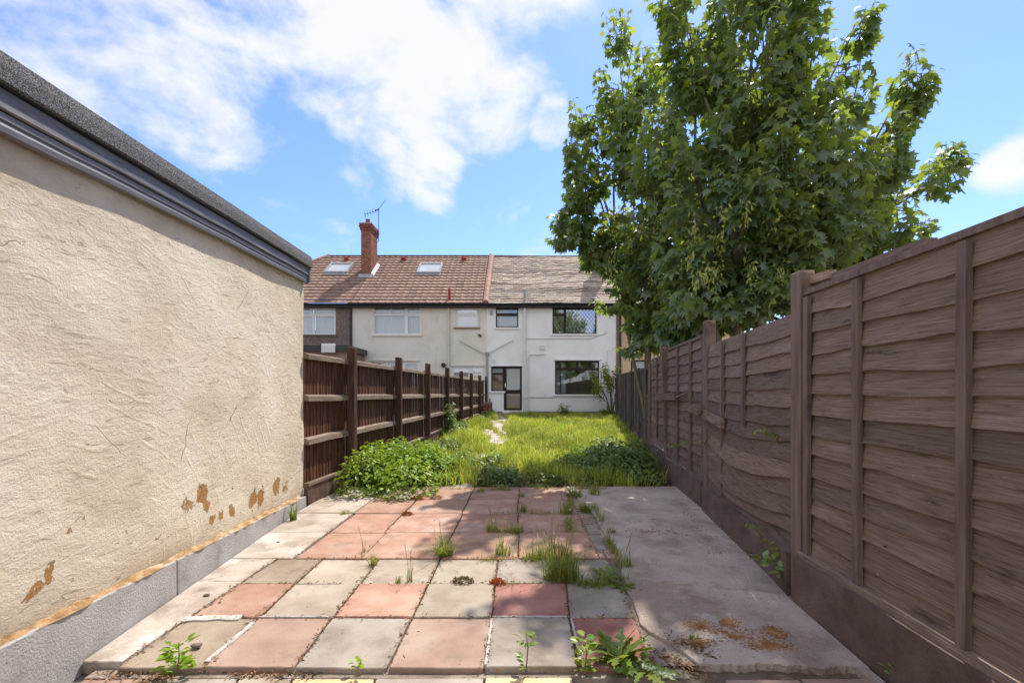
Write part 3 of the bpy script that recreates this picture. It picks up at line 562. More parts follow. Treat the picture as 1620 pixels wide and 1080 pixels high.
def lap_panel(A, B, zb, zt, battens, nb, sagrow=None, seed=0, label=None, split=None):
    """A, B: panel ends (x, y) with A the far end; boards lie on the -x face."""
    random.seed(100+seed)
    A = np.array(A); B = np.array(B); d = B-A; ln = np.linalg.norm(d); d /= ln; nrm = np.array([d[1], -d[0]]); nrm = nrm if nrm[0] < 0 else -nrm
    fr = MB()
    for t in (0.012, .988): fr.bar((*(A+d*ln*t-nrm*.012), zb), (*(A+d*ln*t-nrm*.012), zt), .035, .02, up=(d[0], d[1], 0))
    fr.bar((*(A-nrm*.024), zt-.03), (*(B-nrm*.024), zt-.03), .016, .05)
    pan = fr.build('panel', M['lap_post'], rf)
    pitch = (zt-zb)/nb; ns = 16
    for r in range(nb):
        z_hi = zb + pitch*(r+1) + .022 + random.uniform(-.004, .004); z_lo = zb + pitch*r + random.uniform(-.008, .008); ph = random.uniform(0, 9); vv = []; amp = random.uniform(.006, .017)
        sg = sagrow(r) if sagrow else (0, 0)
        tilt = random.uniform(-.008, .008)
        bulge = .0
        for i in range(ns+1):
            t = i/ns; p = A + d*ln*t; sh = 4*t*(1-t)
            dz = -sg[0]*sh + tilt*(t-.5); o_ = sg[1]*sh + .004*sn(t*4, ph)
            hi_ = z_hi + dz*.85 + .002*sn(t*6, ph+1); lo_ = z_lo + dz + amp*sn(t*5, ph)
            w1 = p + nrm*(.000+o_*.8); w2 = p + nrm*(.024+o_)
            vv += [(*(w1-nrm*.008), hi_), (*w1, hi_), (*w2, lo_), (*(w2-nrm*.010), lo_)]
        ff = [(0,1,2,3), tuple(4*ns+q for q in (3,2,1,0))]
        for i in range(ns):
            for q in range(4): ff.append((i*4+q, (i+1)*4+q, (i+1)*4+(q+1) % 4, i*4+(q+1) % 4))
        mesh('board', vv, ff, M['lap'], pan)
    for (t, za, zc) in battens:
        p = A + d*ln*t + nrm*.037
        bb = MB(); bb.bar((*p, za), (*(p + d*random.uniform(-.006, .006)), zc), .026, .042, up=(d[0], d[1], 0)); o = bb.build('batten', M['lap_post'], pan)
    return pan
# near panel
lap_panel((1.800, 2.69), (1.721, .86), .305, 1.90, ((.245, .31, 1.88), (.55, .31, 1.88), (.86, .31, 1.88), (.015, .31, 1.88)), 13, sagrow=lambda r: (.012 if r < 6 else .004, .006), seed=1)
lap_panel((1.717, .74), (1.64, -1.09), .305, 1.90, ((.25, .31, 1.88), (.55, .31, 1.88), (.85, .31, 1.88)), 13, seed=2)
mb = MB().bar((1.795, 2.70, 1.915), (1.715, .84, 1.915), .05, .032); mb.build('capping_rail', M['lap_post'], rf)
mb = MB().bar((1.712, .76, 1.915), (1.635, -1.1, 1.915), .05, .032); mb.build('capping_rail', M['lap_post'], rf)
mb = MB().bar((1.87, 2.78, 1.97), (1.845, 1.95, 1.965), .06, .05); mb.build('loose_plank', M['lap'], rf)
mb = MB().bar((1.84, 2.79, 2.0), (1.835, 2.55, 1.99), .05, .05); mb.build('loose_plank', M['sawn'], rf)
# panel two: slumped boards
def sag2(r): return ([(.02,.01),(.06,.030),(.085,.05),(.06,.02),(.085,.045),(.05,.015),(.05,.012),(.035,.008),(.022,.004)] + [(.008,.002)]*8)[r]
lap_panel((2.105, 4.78), (1.815, 2.84), .26, 1.80, ((.27, .30, 1.80), (.56, 1.02, 1.80)), 13, sagrow=sag2, seed=3)
lap_panel((2.325, 6.74), (2.135, 4.93), .31, 1.935, ((.36, .31, 1.92), (.70, .31, 1.92), (.985, .31, 1.92)), 13, seed=4, sagrow=lambda r: (.006, .002))
mb = MB().bar((2.32, 6.76, 1.95), (2.13, 4.92, 1.945), .05, .035); mb.build('capping_rail', M['lap_post'], rf)
lap_panel((2.62, 8.52), (2.37, 6.86), .36, 1.93, ((.45, .5, 1.9),), 12, seed=5, sagrow=lambda r: (.015, .004))
post(1.805, 2.765, -.06, 2.055, .05); post(1.70, .80, -.06, 2.0, .05)
post(2.125, 4.855, -.06, 2.085, .052)
post(2.345, 6.80, -.05, 1.99, .045, (-.085, .0))
post(2.62, 8.60, -.02, 1.86, .05)
def gravel(A, B, z0, z1, par=rf, mat='lap_gravel', t=.05, off=-.03):
    A = np.array(A); B = np.array(B); d = (B-A)/np.linalg.norm(B-A); nrm = np.array([d[1], -d[0]]); nrm = nrm if nrm[0] < 0 else -nrm
    a, b_ = A - nrm*off, B - nrm*off
    p = [a - nrm*t/2, a + nrm*t/2, b_ + nrm*t/2, b_ - nrm*t/2]
    mesh('gravel_board', [(*q, z0) for q in p] + [(*q, z1) for q in p], BF, M[mat], par)
gravel((1.760, 2.71), (1.685, .86), -.07, .285); gravel((1.68, .745), (1.61, -1.1), -.07, .285)
gravel((2.075, 4.80), (1.79, 2.82), -.07, .262); gravel((2.30, 6.75), (2.105, 4.91), -.07, .30); gravel((2.60, 8.54), (2.35, 6.86), -.05, .335)
mb = MB().bar((1.755, 2.71, .298), (1.675, .86, .298), .05, .030); mb.build('base_rail', M['lap'], rf)
mb = MB().bar((1.67, .745, .298), (1.60, -1.1, .298), .05, .030); mb.build('base_rail', M['lap'], rf)
# repair planks nailed across the posts
def plank(p, q, wd, th, m='lap'):
    mb = MB().bar(p, q, th, wd); mb.build('repair_plank', M[m], rf)
plank((2.065, 5.35, 1.125), (1.985, 4.80, 1.09), .085, .035); plank((2.06, 4.86, 1.065), (1.94, 4.15, 1.0), .085, .04, 'rail'); plank((2.26, 7.15, 1.225), (2.145, 5.95, 1.235), .095, .035)
plank((2.15, 5.95, 1.23), (2.16, 5.55, 1.30), .02, .02)

# far right stretch: grey weathered closeboard
def frX(y): return 2.66 + (y-8.65)*.158
fr = thing('weathered_fence', (frX(14), 14, gz(14)), 'far grey weathered board fence running from the lap panels to the white house', 'fence')
yy = [8.66, 10.5, 12.35, 14.2, 16.05, 17.9, 19.62]
for i in range(6):
    a, b_ = yy[i], yy[i+1]; n = 14
    for k in range(n):
        y0 = a+.05+(b_-a-.1)*k/n; y1 = y0 + (b_-a-.1)/n*.97; g = gz(y0); z1 = 1.82 + .0125*(y0-8.6) + random.uniform(-.02, .02)
        jo = random.uniform(-.006, .006)
        vv = [(frX(y0)-.01+jo, y0, g+.22), (frX(y0)+.012, y0, g+.22), (frX(y1)+.012, y1, g+.22), (frX(y1)-.01-jo, y1, g+.22)]
        vv = vv + [(x, y, z1) for x, y, z in vv]
        mesh('board', vv, BF, M['grey_board'], fr)
    gravel((frX(b_-.05), b_-.05), (frX(a+.05), a+.05), gz(a)-.06, gz(b_)+.215, fr, 'lap_gravel', .045, 0)
    for zr in (.55, 1.15, 1.72):
        mb = MB().bar((frX(a)-.03, a+.04, gz(a)+zr), (frX(b_)-.03, b_-.04, gz(b_)+zr), .03, .06 if zr < 1.7 else .05); mb.build('rail', M['grey_board'], fr)
    for t in (.34, .67):
        y0 = a+(b_-a)*t; mb = MB().box(frX(y0)-.075, frX(y0)-.046, y0-.02, y0+.02, gz(y0)+.22, 1.8+.0125*(y0-8.6)); mb.build('batten', M['grey_board'], fr)
    if i: post(frX(a)-.03, a, gz(a)-.05, 1.86+.0125*(a-8.6), .048, (0, 0), fr, 'grey_board', False)

# ================================================================== HOUSES
YF = 19.7; K = F/YF
def hx(px): return (px-CX)/K
def hz(py): return CH + (HY-py)/K
EY_, EZ, RY, RZ = 19.45, 5.246, 23.7, 8.68
def roofp(t): return EY_ + (RY-EY_)*t, EZ + (RZ-EZ)*t
RN = np.array([0, -(RZ-EZ), (RY-EY_)]); RN = RN/np.linalg.norm(RN)
X_BC, X_CW, X_WT, X_END, X_L = hx(557.5), hx(770), hx(974.5), 10.2, -14.2
def facade(par, x0, x1, z0, z1, ops, mat, depth=.14, y=YF):
    bx = sorted({x0, x1} | {a for o in ops for a in o[:2]}); bz = sorted({z0, z1} | {a for o in ops for a in o[2:]})
    mb = MB()
    for i in range(len(bx)-1):
        for j in range(len(bz)-1):
            mx_, mz_ = (bx[i]+bx[i+1])/2, (bz[j]+bz[j+1])/2
            if any(o[0] < mx_ < o[1] and o[2] < mz_ < o[3] for o in ops): continue
            mb.add([(bx[i], y, bz[j]), (bx[i+1], y, bz[j]), (bx[i+1], y, bz[j+1]), (bx[i], y, bz[j+1])], [(0, 1, 2, 3)])
    for (a, b_, c, d) in ops:
        mb.add([(a,y,c),(b_,y,c),(b_,y,d),(a,y,d),(a,y+depth,c),(b_,y+depth,c),(b_,y+depth,d),(a,y+depth,d)], [(0,4,5,1),(1,5,6,2),(2,6,7,3),(3,7,4,0)])
    # returns and back
    mb.add([(x0,y,z0),(x0,y+8,z0),(x0,y+8,z1),(x0,y,z1)], [(0,3,2,1)]); mb.add([(x1,y,z0),(x1,y+8,z0),(x1,y+8,z1),(x1,y,z1)], [(0,1,2,3)]); mb.add([(x0,y+8,z0),(x1,y+8,z0),(x1,y+8,z1),(x0,y+8,z1)], [(3,2,1,0)])
    return mb.build('wall', mat, par)
def window(par, x0, x1, z0, z1, panes, fm, gm='glass', back='net', backd=.10, lattice=(), fw=.05, sill=None, y=YF, lat=.16, name='window', room=None, door=False):
    """frame = opening minus panes; every pane its own piece."""
    mb = MB(); bx = sorted({x0, x1} | {a for o in panes for a in o[:2]}); bz = sorted({z0, z1} | {a for o in panes for a in o[2:4]})
    for i in range(len(bx)-1):
        for j in range(len(bz)-1):
            mx_, mz_ = (bx[i]+bx[i+1])/2, (bz[j]+bz[j+1])/2
            if any(o[0] < mx_ < o[1] and o[2] < mz_ < o[3] for o in panes): continue
            mb.box(bx[i], bx[i+1], y+.045, y+.10, bz[j], bz[j+1])
    fo = mb.build(name, M[fm], par)
    for k, o in enumerate(panes):
        p = MB().box(o[0]-.008, o[1]+.008, y+.072, y+.078, o[2]-.008, o[3]+.008); p.build('pane', M[gm], fo)
        bm_ = o[4] if len(o) > 4 else back
        if bm_:
            n = 24; vv = []; ff = []
            for i in range(n+1):
                x = o[0] - .02 + (o[1]-o[0]+.04)*i/n; oy = (.018*math.sin(i*2.1) + .008*math.sin(i*.9)) if bm_ == 'net' else 0
                vv += [(x, y+.09+backd+oy, o[2]-.03), (x, y+.09+backd+oy*.4, o[3]+.03)]
            for i in range(n): ff.append((2*i, 2*i+2, 2*i+3, 2*i+1))
            mesh('curtain' if bm_ == 'net' else 'backing_panel', vv, ff, M[bm_], fo)
        if k in lattice:
            lm = MB(); W_, H_ = o[1]-o[0], o[3]-o[2]; sp = lat; sl = 1.25
            for sgn in (1, -1):
                c = -H_/sl
                while c < W_:
                    # line u = c + v/sl  (mirrored for sgn = -1)
                    v0 = max(0, -c*sl); v1 = min(H_, (W_-c)*sl)
                    if v1-v0 > .02:
                        u0, u1 = c+v0/sl, c+v1/sl
                        if sgn < 0: u0, u1 = W_-u0, W_-u1
                        lm.bar((o[0]+u0, y+.068, o[2]+v0), (o[0]+u1, y+.068, o[2]+v1), .011, .004, up=(0, 1, 0))
                    c += sp
            lm.build('lead_lattice', M['black'], fo)
    if sill:
        MB().box(x0-.07, x1+.07, y-.07, y+.02, z0-.075, z0-.004).build('sill', M[sill], fo)
    if room:
        d = 2.6; a, b_, c, e = x0-.5, x1+.5, z0-.6, z1+.35
        MB().add([(a,y+.16,c),(b_,y+.16,c),(b_,y+.16,e),(a,y+.16,e),(a,y+d,c),(b_,y+d,c),(b_,y+d,e),(a,y+d,e)], [(4,5,6,7),(0,1,5,4),(1,2,6,5),(2,3,7,6),(3,0,4,7)]).build('room', M[room], fo)
    return fo
def opening(px0, py0, px1, py1): return (hx(px0), hx(px1), hz(py1), hz(py0))
def pipe(par, pts, r, m, name='downpipe', y=YF-.07, n=8):
    mb = MB().tube([(hx(a), y, hz(b_)) for a, b_ in pts], r, n); return mb.build(name, M[m], par, smooth=False)
def tiled_roof(par, x0, x1, courses, col_w, mat, hip=None, wave=.013, jit=.14, lift=.050):
    vv = []; ff = []; tt = []; nc = int((x1-x0)/col_w*4)
    for c in range(courses):
        ta, tb = c/courses, min(1, (c+1)/courses + .012)
        base = len(vv)
        tint = {}
        for i in range(nc+1):
            x = x0 + (x1-x0)*i/nc; ph = i/4.0; til = int(ph - 1e-6)
            if til not in tint: b_ = 1 + random.uniform(-jit, jit); tint[til] = (b_, b_*random.uniform(.96, 1.03), b_*random.uniform(.95, 1.04))
            wv_ = wave*max(0, math.sin(ph*2*math.pi)) + wave*.3*math.sin(ph*2*math.pi)
            for (t, lf_) in ((ta, lift-.03), (ta, lift+wv_), (tb, .004+wv_*.9)):
                y, z = roofp(t); xx = x
                if hip is not None: xx = max(x, hip(t))
                vv.append(tuple(np.array([xx, y, z]) + RN*lf_)); tt.append(tint[til])
        for i in range(nc):
            a = base+i*3; ff += [(a, a+3, a+4, a+1), (a+1, a+4, a+5, a+2)]
    return mesh('roof', vv, ff, mat, par, tint=np.array(tt))
def old_roof(par, x0, x1, courses, mat):
    vv = []; ff = []; tt = []; wdt = .27
    def sagf(x, t): return -.09*math.sin(math.pi*t)*math.exp(-((x-x0-.9)/1.9)**2) - .035*math.sin(math.pi*t)*math.sin((x-x0)*1.1)
    for c in range(courses):
        ta, tb = c/courses, min(1, (c+1)/courses+.014); n = int((x1-x0)/wdt); off = (c % 2)*.5
        ct = random.choice((.72, .86, 1.0, 1.12, 1.2))*random.uniform(.92, 1.08)
        for k in range(-1, n+1):
            a = max(x0, x0+(k+off)*wdt+.003); b_ = min(x1, x0+(k+1+off)*wdt-.003)
            if b_-a < .03: continue
            l_ = .034 + random.uniform(-.006, .014) + .012*math.sin(c*.9+a*.8); dt = random.uniform(-.004, .004) + .006*math.sin(a*1.3+c*.35) - .004*math.sin(a*.6)*c/courses*3
            q = []
            for (x, t, lf_) in ((a, ta+dt, l_-.03), (b_, ta+dt, l_-.03), (b_, ta+dt, l_), (a, ta+dt, l_), (b_, tb, .002), (a, tb, .002)):
                y, z = roofp(max(-.004, min(1, t))); q.append(tuple(np.array([x, y, z]) + RN*(lf_ + sagf(x, t))))
            b0 = len(vv); vv += q; ff += [(b0, b0+1, b0+2, b0+3), (b0+3, b0+2, b0+4, b0+5)]
            br = ct*random.uniform(.86, 1.12); tn = (br*random.uniform(.97, 1.05), br*random.uniform(.95, 1.03), br*random.uniform(.90, 1.04)); tt += [tn]*6
    return mesh('roof', vv, ff, mat, par, tint=np.array(tt))
def ridge_tiles(par, x0, x1, m, sagr=0.):
    n = int((x1-x0)/.45)
    for k in range(n):
        a = x0 + (x1-x0)*k/n; b_ = x0+(x1-x0)*(k+1)/n; vv = []; r0 = .11
        zc = RZ - .03 - sagr*math.sin(math.pi*(a-x0)/(x1-x0))
        for x in (a+.003, b_-.003):
            for q in range(7): an = math.pi*q/6; vv.append((x, RY - r0*math.cos(an), zc + r0*.8*math.sin(an)))
        ff = [(q, q+7, q+8, q+1) for q in range(6)] + [tuple(range(7)), tuple(reversed(range(7, 14)))]
        mesh('ridge_tile', vv, ff, M[m], par)
def brick_stack(par, name, x0, x1, y0, y1, z0, z1, bw=.225, bh=.075, mat='brick', corb=True):
    core = MB().box(x0+.008, x1-.008, y0+.008, y1-.008, z0, z1).build(name, M['joint'], par)
    vv = []; ff = []; tt = []
    rows = int((z1-z0)/bh)
    def put(a0, a1, b0, b1, c0, c1):
        b = len(vv); m_ = MB().box(a0, a1, b0, b1, c0, c1); vv.extend(m_.v); ff.extend([tuple(i+b for i in q) for q in m_.f]); br = random.uniform(.7, 1.25); tt.extend([(br, br*random.uniform(.9, 1.1), br)]*8)
    for r in range(rows):
        z = z0 + r*bh; g = .006; ex = 0
        if corb and r >= rows-4: ex = .022*(r-(rows-5))
        fx0, fx1, fy0, fy1 = x0-ex, x1+ex, y0-ex, y1+ex
        x = fx0 - (r % 2)*bw/2
        while x < fx1:
            a, b_ = max(fx0, x+g), min(fx1, x+bw-g)
            if b_-a > .02: put(a, b_, fy0, fy0+.05, z+g, z+bh-g); put(a, b_, fy1-.05, fy1, z+g, z+bh-g)
            x += bw
        y = fy0+.05 + (r % 2)*bw/2 - bw/2
        while y < fy1-.05:
            a, b_ = max(fy0+.052, y+g), min(fy1-.052, y+bw-g)
            if b_-a > .02: put(fx1-.05, fx1, a, b_, z+g, z+bh-g); put(fx0, fx0+.05, a, b_, z+g, z+bh-g)
            y += bw
    mesh('brickwork', vv, ff, M[mat], core, tint=np.array(tt), kind='stuff')
    return core
def slope_back(par, x0, x1, mat):
    yb = 27.95
    mesh('rear_roof', [(x0, RY, RZ-.03), (x1, RY, RZ-.03), (x1, yb, EZ), (x0, yb, EZ)], [(3, 2, 1, 0)], mat, par, tint=np.ones((4, 3)))
def gutter(par, x0, x1):
    vv = []; n = 6
    for x in (x0, x1):
        for q in range(n+1): an = math.pi + math.pi*q/n; vv.append((x, EY_-.05+.06*math.cos(an), EZ-.015+.06*math.sin(an)))
    ff = [(q, q+n+1, q+n+2, q+1) for q in range(n)] + [tuple(range(n+1)), tuple(reversed(range(n+1, 2*n+2)))]
    g = mesh('gutter', vv, ff, M['gutter'], par)
    MB().box(x0, x1, EY_-.002, YF-.004, EZ-.17, EZ-.02).build('soffit', M['gutter'], par)
ZT = EZ - .02
# ---- brown pebbledashed end house
hb = thing('pebbledash_house', ((X_L+X_BC)/2, YF, gz(YF)), 'brown pebbledashed end house behind the garage and left fence', 'house')
o1 = opening(440, 486, 531, 529); o1 = (o1[0], o1[1], o1[2], o1[3])
facade(hb, X_L, X_BC-.002, .2, ZT, [o1], M['brown_wall'])
window(hb, *o1, panes=[(hx(443), hx(493.5), hz(527), hz(500)), (hx(497), hx(528), hz(527), hz(500)), (hx(443), hx(489), hz(497), hz(488)), (hx(494), hx(527), hz(496), hz(489.5))], fm='upvc', sill='brown_wall')
rb = tiled_roof(hb, X_L, X_BC, 17, .30, M['tile'], hip=lambda t: -10.27 - 4.0*(1-t)); slope_back(hb, -10.27, X_BC, M['tile'])
mesh('hip_slope', [(-14.27, EY_, EZ), (-10.27, RY, RZ), (-14.27, 27.95, EZ)], [(0, 1, 2)], M['tile'], hb, tint=np.ones((3, 3)))
for k in range(9):
    a, b_ = k/9+.004, (k+1)/9-.004; p, q = np.array([-14.27+4*a, EY_+(RY-EY_)*a, EZ+(RZ-EZ)*a+.03]), np.array([-14.27+4*b_, EY_+(RY-EY_)*b_, EZ+(RZ-EZ)*b_+.03])
    MB().tube([p, q], .10, 7).build('hip_tile', M['ridge'], hb)
ridge_tiles(hb, -10.27, X_BC, 'ridge_old'); gutter(hb, X_L, X_BC)
pipe(hb, [(555.5, 484), (555.5, 660)], .045, 'black')
def on_roof(px, py):
    lo_, hi_ = 0., 1.
    for _ in range(40):
        m_ = (lo_+hi_)/2; y, z = roofp(m_)
        if HY - F*(z-CH)/y > py: lo_ = m_
        else: hi_ = m_
    y, z = roofp(m_); return np.array([(px-CX)*y/F, y, z])
def skylight(par, pl, pr, pt, pb):
    a, b_ = on_roof(pl, pb), on_roof(pr, pb); y, z = on_roof(pl, pt)[1:]
    x0, x1 = a[0], b_[0]; c0 = np.array([0, a[1], a[2]]); c1 = np.array([0, y, z]); e = (c1-c0)
    def P(x, t, h): return np.array([x, 0, 0]) + c0 + e*t + RN*h
    mb = MB()
    for (xa, xb, ta, tb) in ((x0, x0+.09, 0, 1), (x1-.09, x1, 0, 1), (x0+.09, x1-.09, 0, .10), (x0+.09, x1-.09, .90, 1)):
        mb.add([P(xa,ta,0),P(xb,ta,0),P(xb,tb,0),P(xa,tb,0),P(xa,ta,.15),P(xb,ta,.15),P(xb,tb,.15),P(xa,tb,.15)], BF)
    s_ = mb.build('skylight', M['lead'], par)
    MB().add([P(x0+.09,.10,.11),P(x1-.09,.10,.11),P(x1-.09,.90,.11),P(x0+.09,.90,.11)], [(0,1,2,3)]).build('pane', M['frost'], s_)
    MB().add([P(x0-.06,-.14,.055),P(x1+.06,-.14,.055),P(x1+.06,0,.075),P(x0-.06,0,.075)], [(0,1,2,3)]).build('lead_apron', M['lead'], s_)
def tile_vent(par, px, py):
    p = on_roof(px, py); MB().add([p+np.array(q) for q in ((-.13,-.10,-.02),(.13,-.10,-.02),(.13,.22,.2),(-.13,.22,.2),(-.10,-.14,.14),(.10,-.14,.14),(.10,.16,.24),(-.10,.16,.24))], BF).build('tile_vent', M['red_metal'], par)
skylight(hb, 513, 550, 419.5, 434); tile_vent(hb, 549, 412)
def roof_pipe(par, px, pb, pt, m, r=.055):
    p = on_roof(px, pb); MB().tube([p-np.array([0,0,.1]), p + np.array([0, 0, (pb-pt)*p[1]/F])], r, 8).build('vent_pipe', M[m], par)
# ---- cream house
hc = thing('cream_house', ((X_BC+X_CW)/2, YF, gz(YF)), 'cream rendered terraced house with red brick chimney and brown tiled roof', 'house')
oc = [opening(591.5, 485, 665.5, 529), opening(720.5, 487, 757, 517.5), opening(586, 571.5, 661, 612), opening(715, 579, 766, 640)]
facade(hc, X_BC, X_CW-.002, .2, ZT, oc, M['cream_wall'])
def P4(a, b_, c, d, *m): return (hx(a), hx(c), hz(d), hz(b_), *m)
window(hc, *oc[0], panes=[P4(593, 487, 616.5, 496), P4(619, 487, 640, 496), P4(645, 488, 663.5, 495.5), P4(593, 499, 640, 527), P4(645, 500, 663.5, 527)], fm='upvc', sill='cream_wall')
window(hc, *oc[1], panes=[P4(723.5, 489.5, 754, 495.5, 'room_dark'), P4(723.5, 500, 754, 515, 'frost')], fm='upvc', gm='glass2', sill='brown_strip')
window(hc, *oc[2], panes=[P4(588, 574, 610, 585), P4(613, 574, 637, 585), P4(641, 575, 658.5, 584), P4(588, 588, 637, 610), P4(641, 588, 658.5, 610)], fm='upvc', sill='cream_wall')
window(hc, *oc[3], panes=[P4(718, 584, 741, 638, 'frost'), P4(748, 582, 762, 590, 'room_dark'), P4(748, 595, 762, 620, 'frost')], fm='upvc', gm='glass2')
for (a, b_, c) in ((585, 664, 569.5), (714, 767, 577.5)): MB().box(hx(a), hx(c), YF-.05, YF+.01, hz(577.5)+.01, hz(576)+.01) if False else MB().box(hx(a), hx(b_), YF-.05, YF+.01, hz(c)-.04, hz(c)+.01).build('lintel_drip', M['cream_wall'], hc)
pipe(hc, [(710, 483), (710, 658)], .055, 'cream_pipe'); pipe(hc, [(727, 538), (766, 559)], .03, 'cream_pipe', 'waste_pipe')
for (px, py) in ((710, 497), (710, 545), (710, 573)): MB().tube([(hx(px), YF-.07, hz(py+1)), (hx(px), YF-.07, hz(py-1.6))], .075, 8).build('pipe_collar', M['cream_pipe'], hc)
MB().tube([(hx(702), YF+.0, hz(577.5)), (hx(702), YF-.14, hz(577.5))], .10, 10).build('flue', M['gutter'], hc)
MB().tube([(hx(759), YF+.0, hz(531)), (hx(758), YF-.08, hz(530)), (hx(760.5), YF-.2, hz(532))], [.03, .05, .055], 8).build('security_camera', M['black'], hc)
MB().box(hx(758), hx(759.5), YF-.03, YF+.0, hz(517), hz(492)).build('cable_cover', M['cream_pipe'], hc)
tiled_roof(hc, X_BC, X_CW-.1, 17, .30, M['tile']); slope_back(hc, X_BC, X_CW-.1, M['tile']); ridge_tiles(hc, X_BC, X_CW-.12, 'ridge_old'); gutter(hc, X_BC, X_CW)
skylight(hc, 659, 696.5, 419.5, 434.5); tile_vent(hc, 639, 412); tile_vent(hc, 734, 412); roof_pipe(hc, 711, 474.5, 456.5, 'red_metal', .06)
for k in range(11):
    a, b_ = k/11, (k+1)/11 - .006; ya, za = roofp(a); yb, zb = roofp(b_)
    MB().tube([(X_CW-.03, ya, za+.05), (X_CW-.03, yb, zb+.05)], .135, 8).build('verge_tile', M['ridge'], hc)
cy0, cy1, cx0, cx1 = 21.6, 22.62, -7.79, -7.31
ch = brick_stack(hc, 'chimney', cx0, cx1, cy0, cy1, 6.7, 9.62)
MB().box(cx0-.09, cx1+.09, cy0-.09, cy1+.09, 9.60, 9.66).build('chimney_cap', M['joint'], ch)
for (yy_, hh_, rr) in ((cy0+.28, .26, .115), (cy1-.28, .14, .10)):
    MB().tube([(cx0+.24, yy_, 9.655), (cx0+.24, yy_, 9.66+hh_), (cx0+.24, yy_, 9.66+hh_+.02)], [rr, rr*.9, rr*1.02], 10).build('chimney_pot', M['brick'], ch, tint=np.ones((30, 3)))
fl = MB()
y0_, z0_ = cy0, EZ + (cy0-EY_)*(RZ-EZ)/(RY-EY_); z1_ = EZ + (cy1-EY_)*(RZ-EZ)/(RY-EY_)
fl.add([(cx0-.1, y0_-.16, z0_-.06), (cx1+.12, y0_-.16, z0_-.06), (cx1+.12, y0_-.01, z0_+.16), (cx0-.1, y0_-.01, z0_+.16)], [(0,1,2,3)])
fl.add([(cx1+.008, cy0-.01, z0_+.02), (cx1+.15, cy0-.01, z0_+.06), (cx1+.15, cy1, z1_+.06), (cx1+.008, cy1, z1_+.22), (cx1+.008, cy0-.01, z0_+.2)], [(0,1,2,3,4)])
fl.build('lead_flashing', M['lead'], ch)
ae = MB(); ax, ay = -7.19, cy1-.2
ae.tube([(ax-.1, ay, 8.95), (ax, ay, 9.05), (ax, ay, 10.72)], .017, 6); ae.tube([(ax-.1, ay, 9.2), (ax, ay, 9.25)], .015, 5)
ae.tube([(ax-.62, ay-.2, 10.34), (ax+.02, ay, 10.66)], .013, 5)
for t in np.linspace(0, 1, 6):
    p = np.array([ax-.62+.6*t, ay-.2+.2*t, 10.34+.3*t]); ae.tube([p+np.array([.02, -.14, .06]), p+np.array([-.02, .14, -.06])], .009, 4)
ae.tube([(ax-.62, ay-.2, 10.2), (ax-.62, ay-.2, 10.42)], .012, 4)
ae.tube([(ax, ay, 10.68), (ax+.36, ay+.05, 11.18)], .013, 5); ae.tube([(ax-.18, ay, 10.63), (ax+.04, ay, 10.66)], .03, 5)
ae.build('television_aerial', M['black'], ch)
# ---- white house
hw = thing('white_house', ((X_CW+X_WT)/2, YF, gz(YF)), 'white painted terraced house with dark framed windows and old mottled roof', 'house')
ow = [opening(784.4, 485, 820, 518), opening(874, 485, 944, 528), opening(777, 579.2, 797, 618.5), opening(797, 579.2, 825.7, 649), opening(878, 570.3, 948, 623.6)]
facade(hw, X_CW, X_WT, hz(655), ZT, ow, M['white_wall'])
window(hw, *ow[0], panes=[P4(786.3, 487, 818.2, 495.3, 'room_dark'), P4(786.3, 499.5, 818.2, 516.2, 'frost')], fm='brown_frame', gm='glass', sill='white_wall')
window(hw, *ow[1], panes=[P4(876, 488, 891.8, 495.5, 'room_dark'), P4(876, 500, 891.8, 526.3, 'frost'), P4(896, 487.5, 942, 526.3, 'frost')], fm='brown_frame', gm='glass2', lattice=(0, 1, 2), sill='white_wall', backd=.3)
window(hw, *ow[2], panes=[P4(779, 583, 795, 589.5, 'frost'), P4(779, 593, 795, 617, 'orange')], fm='brown_frame', gm='glass_low', lattice=(0, 1), sill='white_wall', lat=.12)
dr = window(hw, *ow[3], panes=[P4(801.5, 583, 822.5, 616.5, 'room'), P4(801.5, 623, 822.5, 645.5, 'room')], fm='brown_frame', gm='glass', lattice=(0, 1), name='door', lat=.12)
MB().bar((hx(799.3), YF+.01, hz(612)), (hx(799.3), YF+.01, hz(606)), .035, .03, up=(0, 1, 0)).build('handle', M['upvc'], dr)
MB().box(hx(795), hx(828), YF-.16, YF+.02, hz(653.2), hz(649.4)).build('door_step', M['white_wall'], hw)
wl = window(hw, *ow[4], panes=[P4(880, 573, 911.5, 581.5, None), P4(915.5, 573, 946, 581.5, None), P4(880, 585.5, 946, 621.8, None)], fm='brown_frame', gm='glass', sill='white_wall', room='room')
for (a, b_) in ((880, 886), (889, 896)):
    n = 14; vv = []; ff = []
    for i in range(n+1): x = hx(a+(b_-a)*i/n); vv += [(x, YF+.3+.03*math.sin(i*1.9), hz(623)), (x, YF+.3+.02*math.sin(i*1.9), hz(572))]
    mesh('curtain', vv, [(2*i, 2*i+2, 2*i+3, 2*i+1) for i in range(n)], M['net'], wl)
MB().box(hx(875.5), hx(951), YF-.06, YF+.01, hz(570)+.0, hz(568)+.01).build('lintel_drip', M['white_wall'], hw)
MB().box(hx(776), hx(828), YF-.05, YF+.01, hz(579), hz(577.5)).build('lintel_drip', M['white_wall'], hw)
pipe(hw, [(830, 482), (830, 652)], .058, 'white_pipe', 'soil_pipe', YF-.09)
for py in (494, 556, 569, 630): MB().tube([(hx(830), YF-.09, hz(py+1)), (hx(830), YF-.09, hz(py-2))], .078, 8).build('pipe_collar', M['white_pipe'], hw)
pipe(hw, [(837, 560), (837, 652)], .022, 'white_pipe', 'waste_pipe', YF-.04)
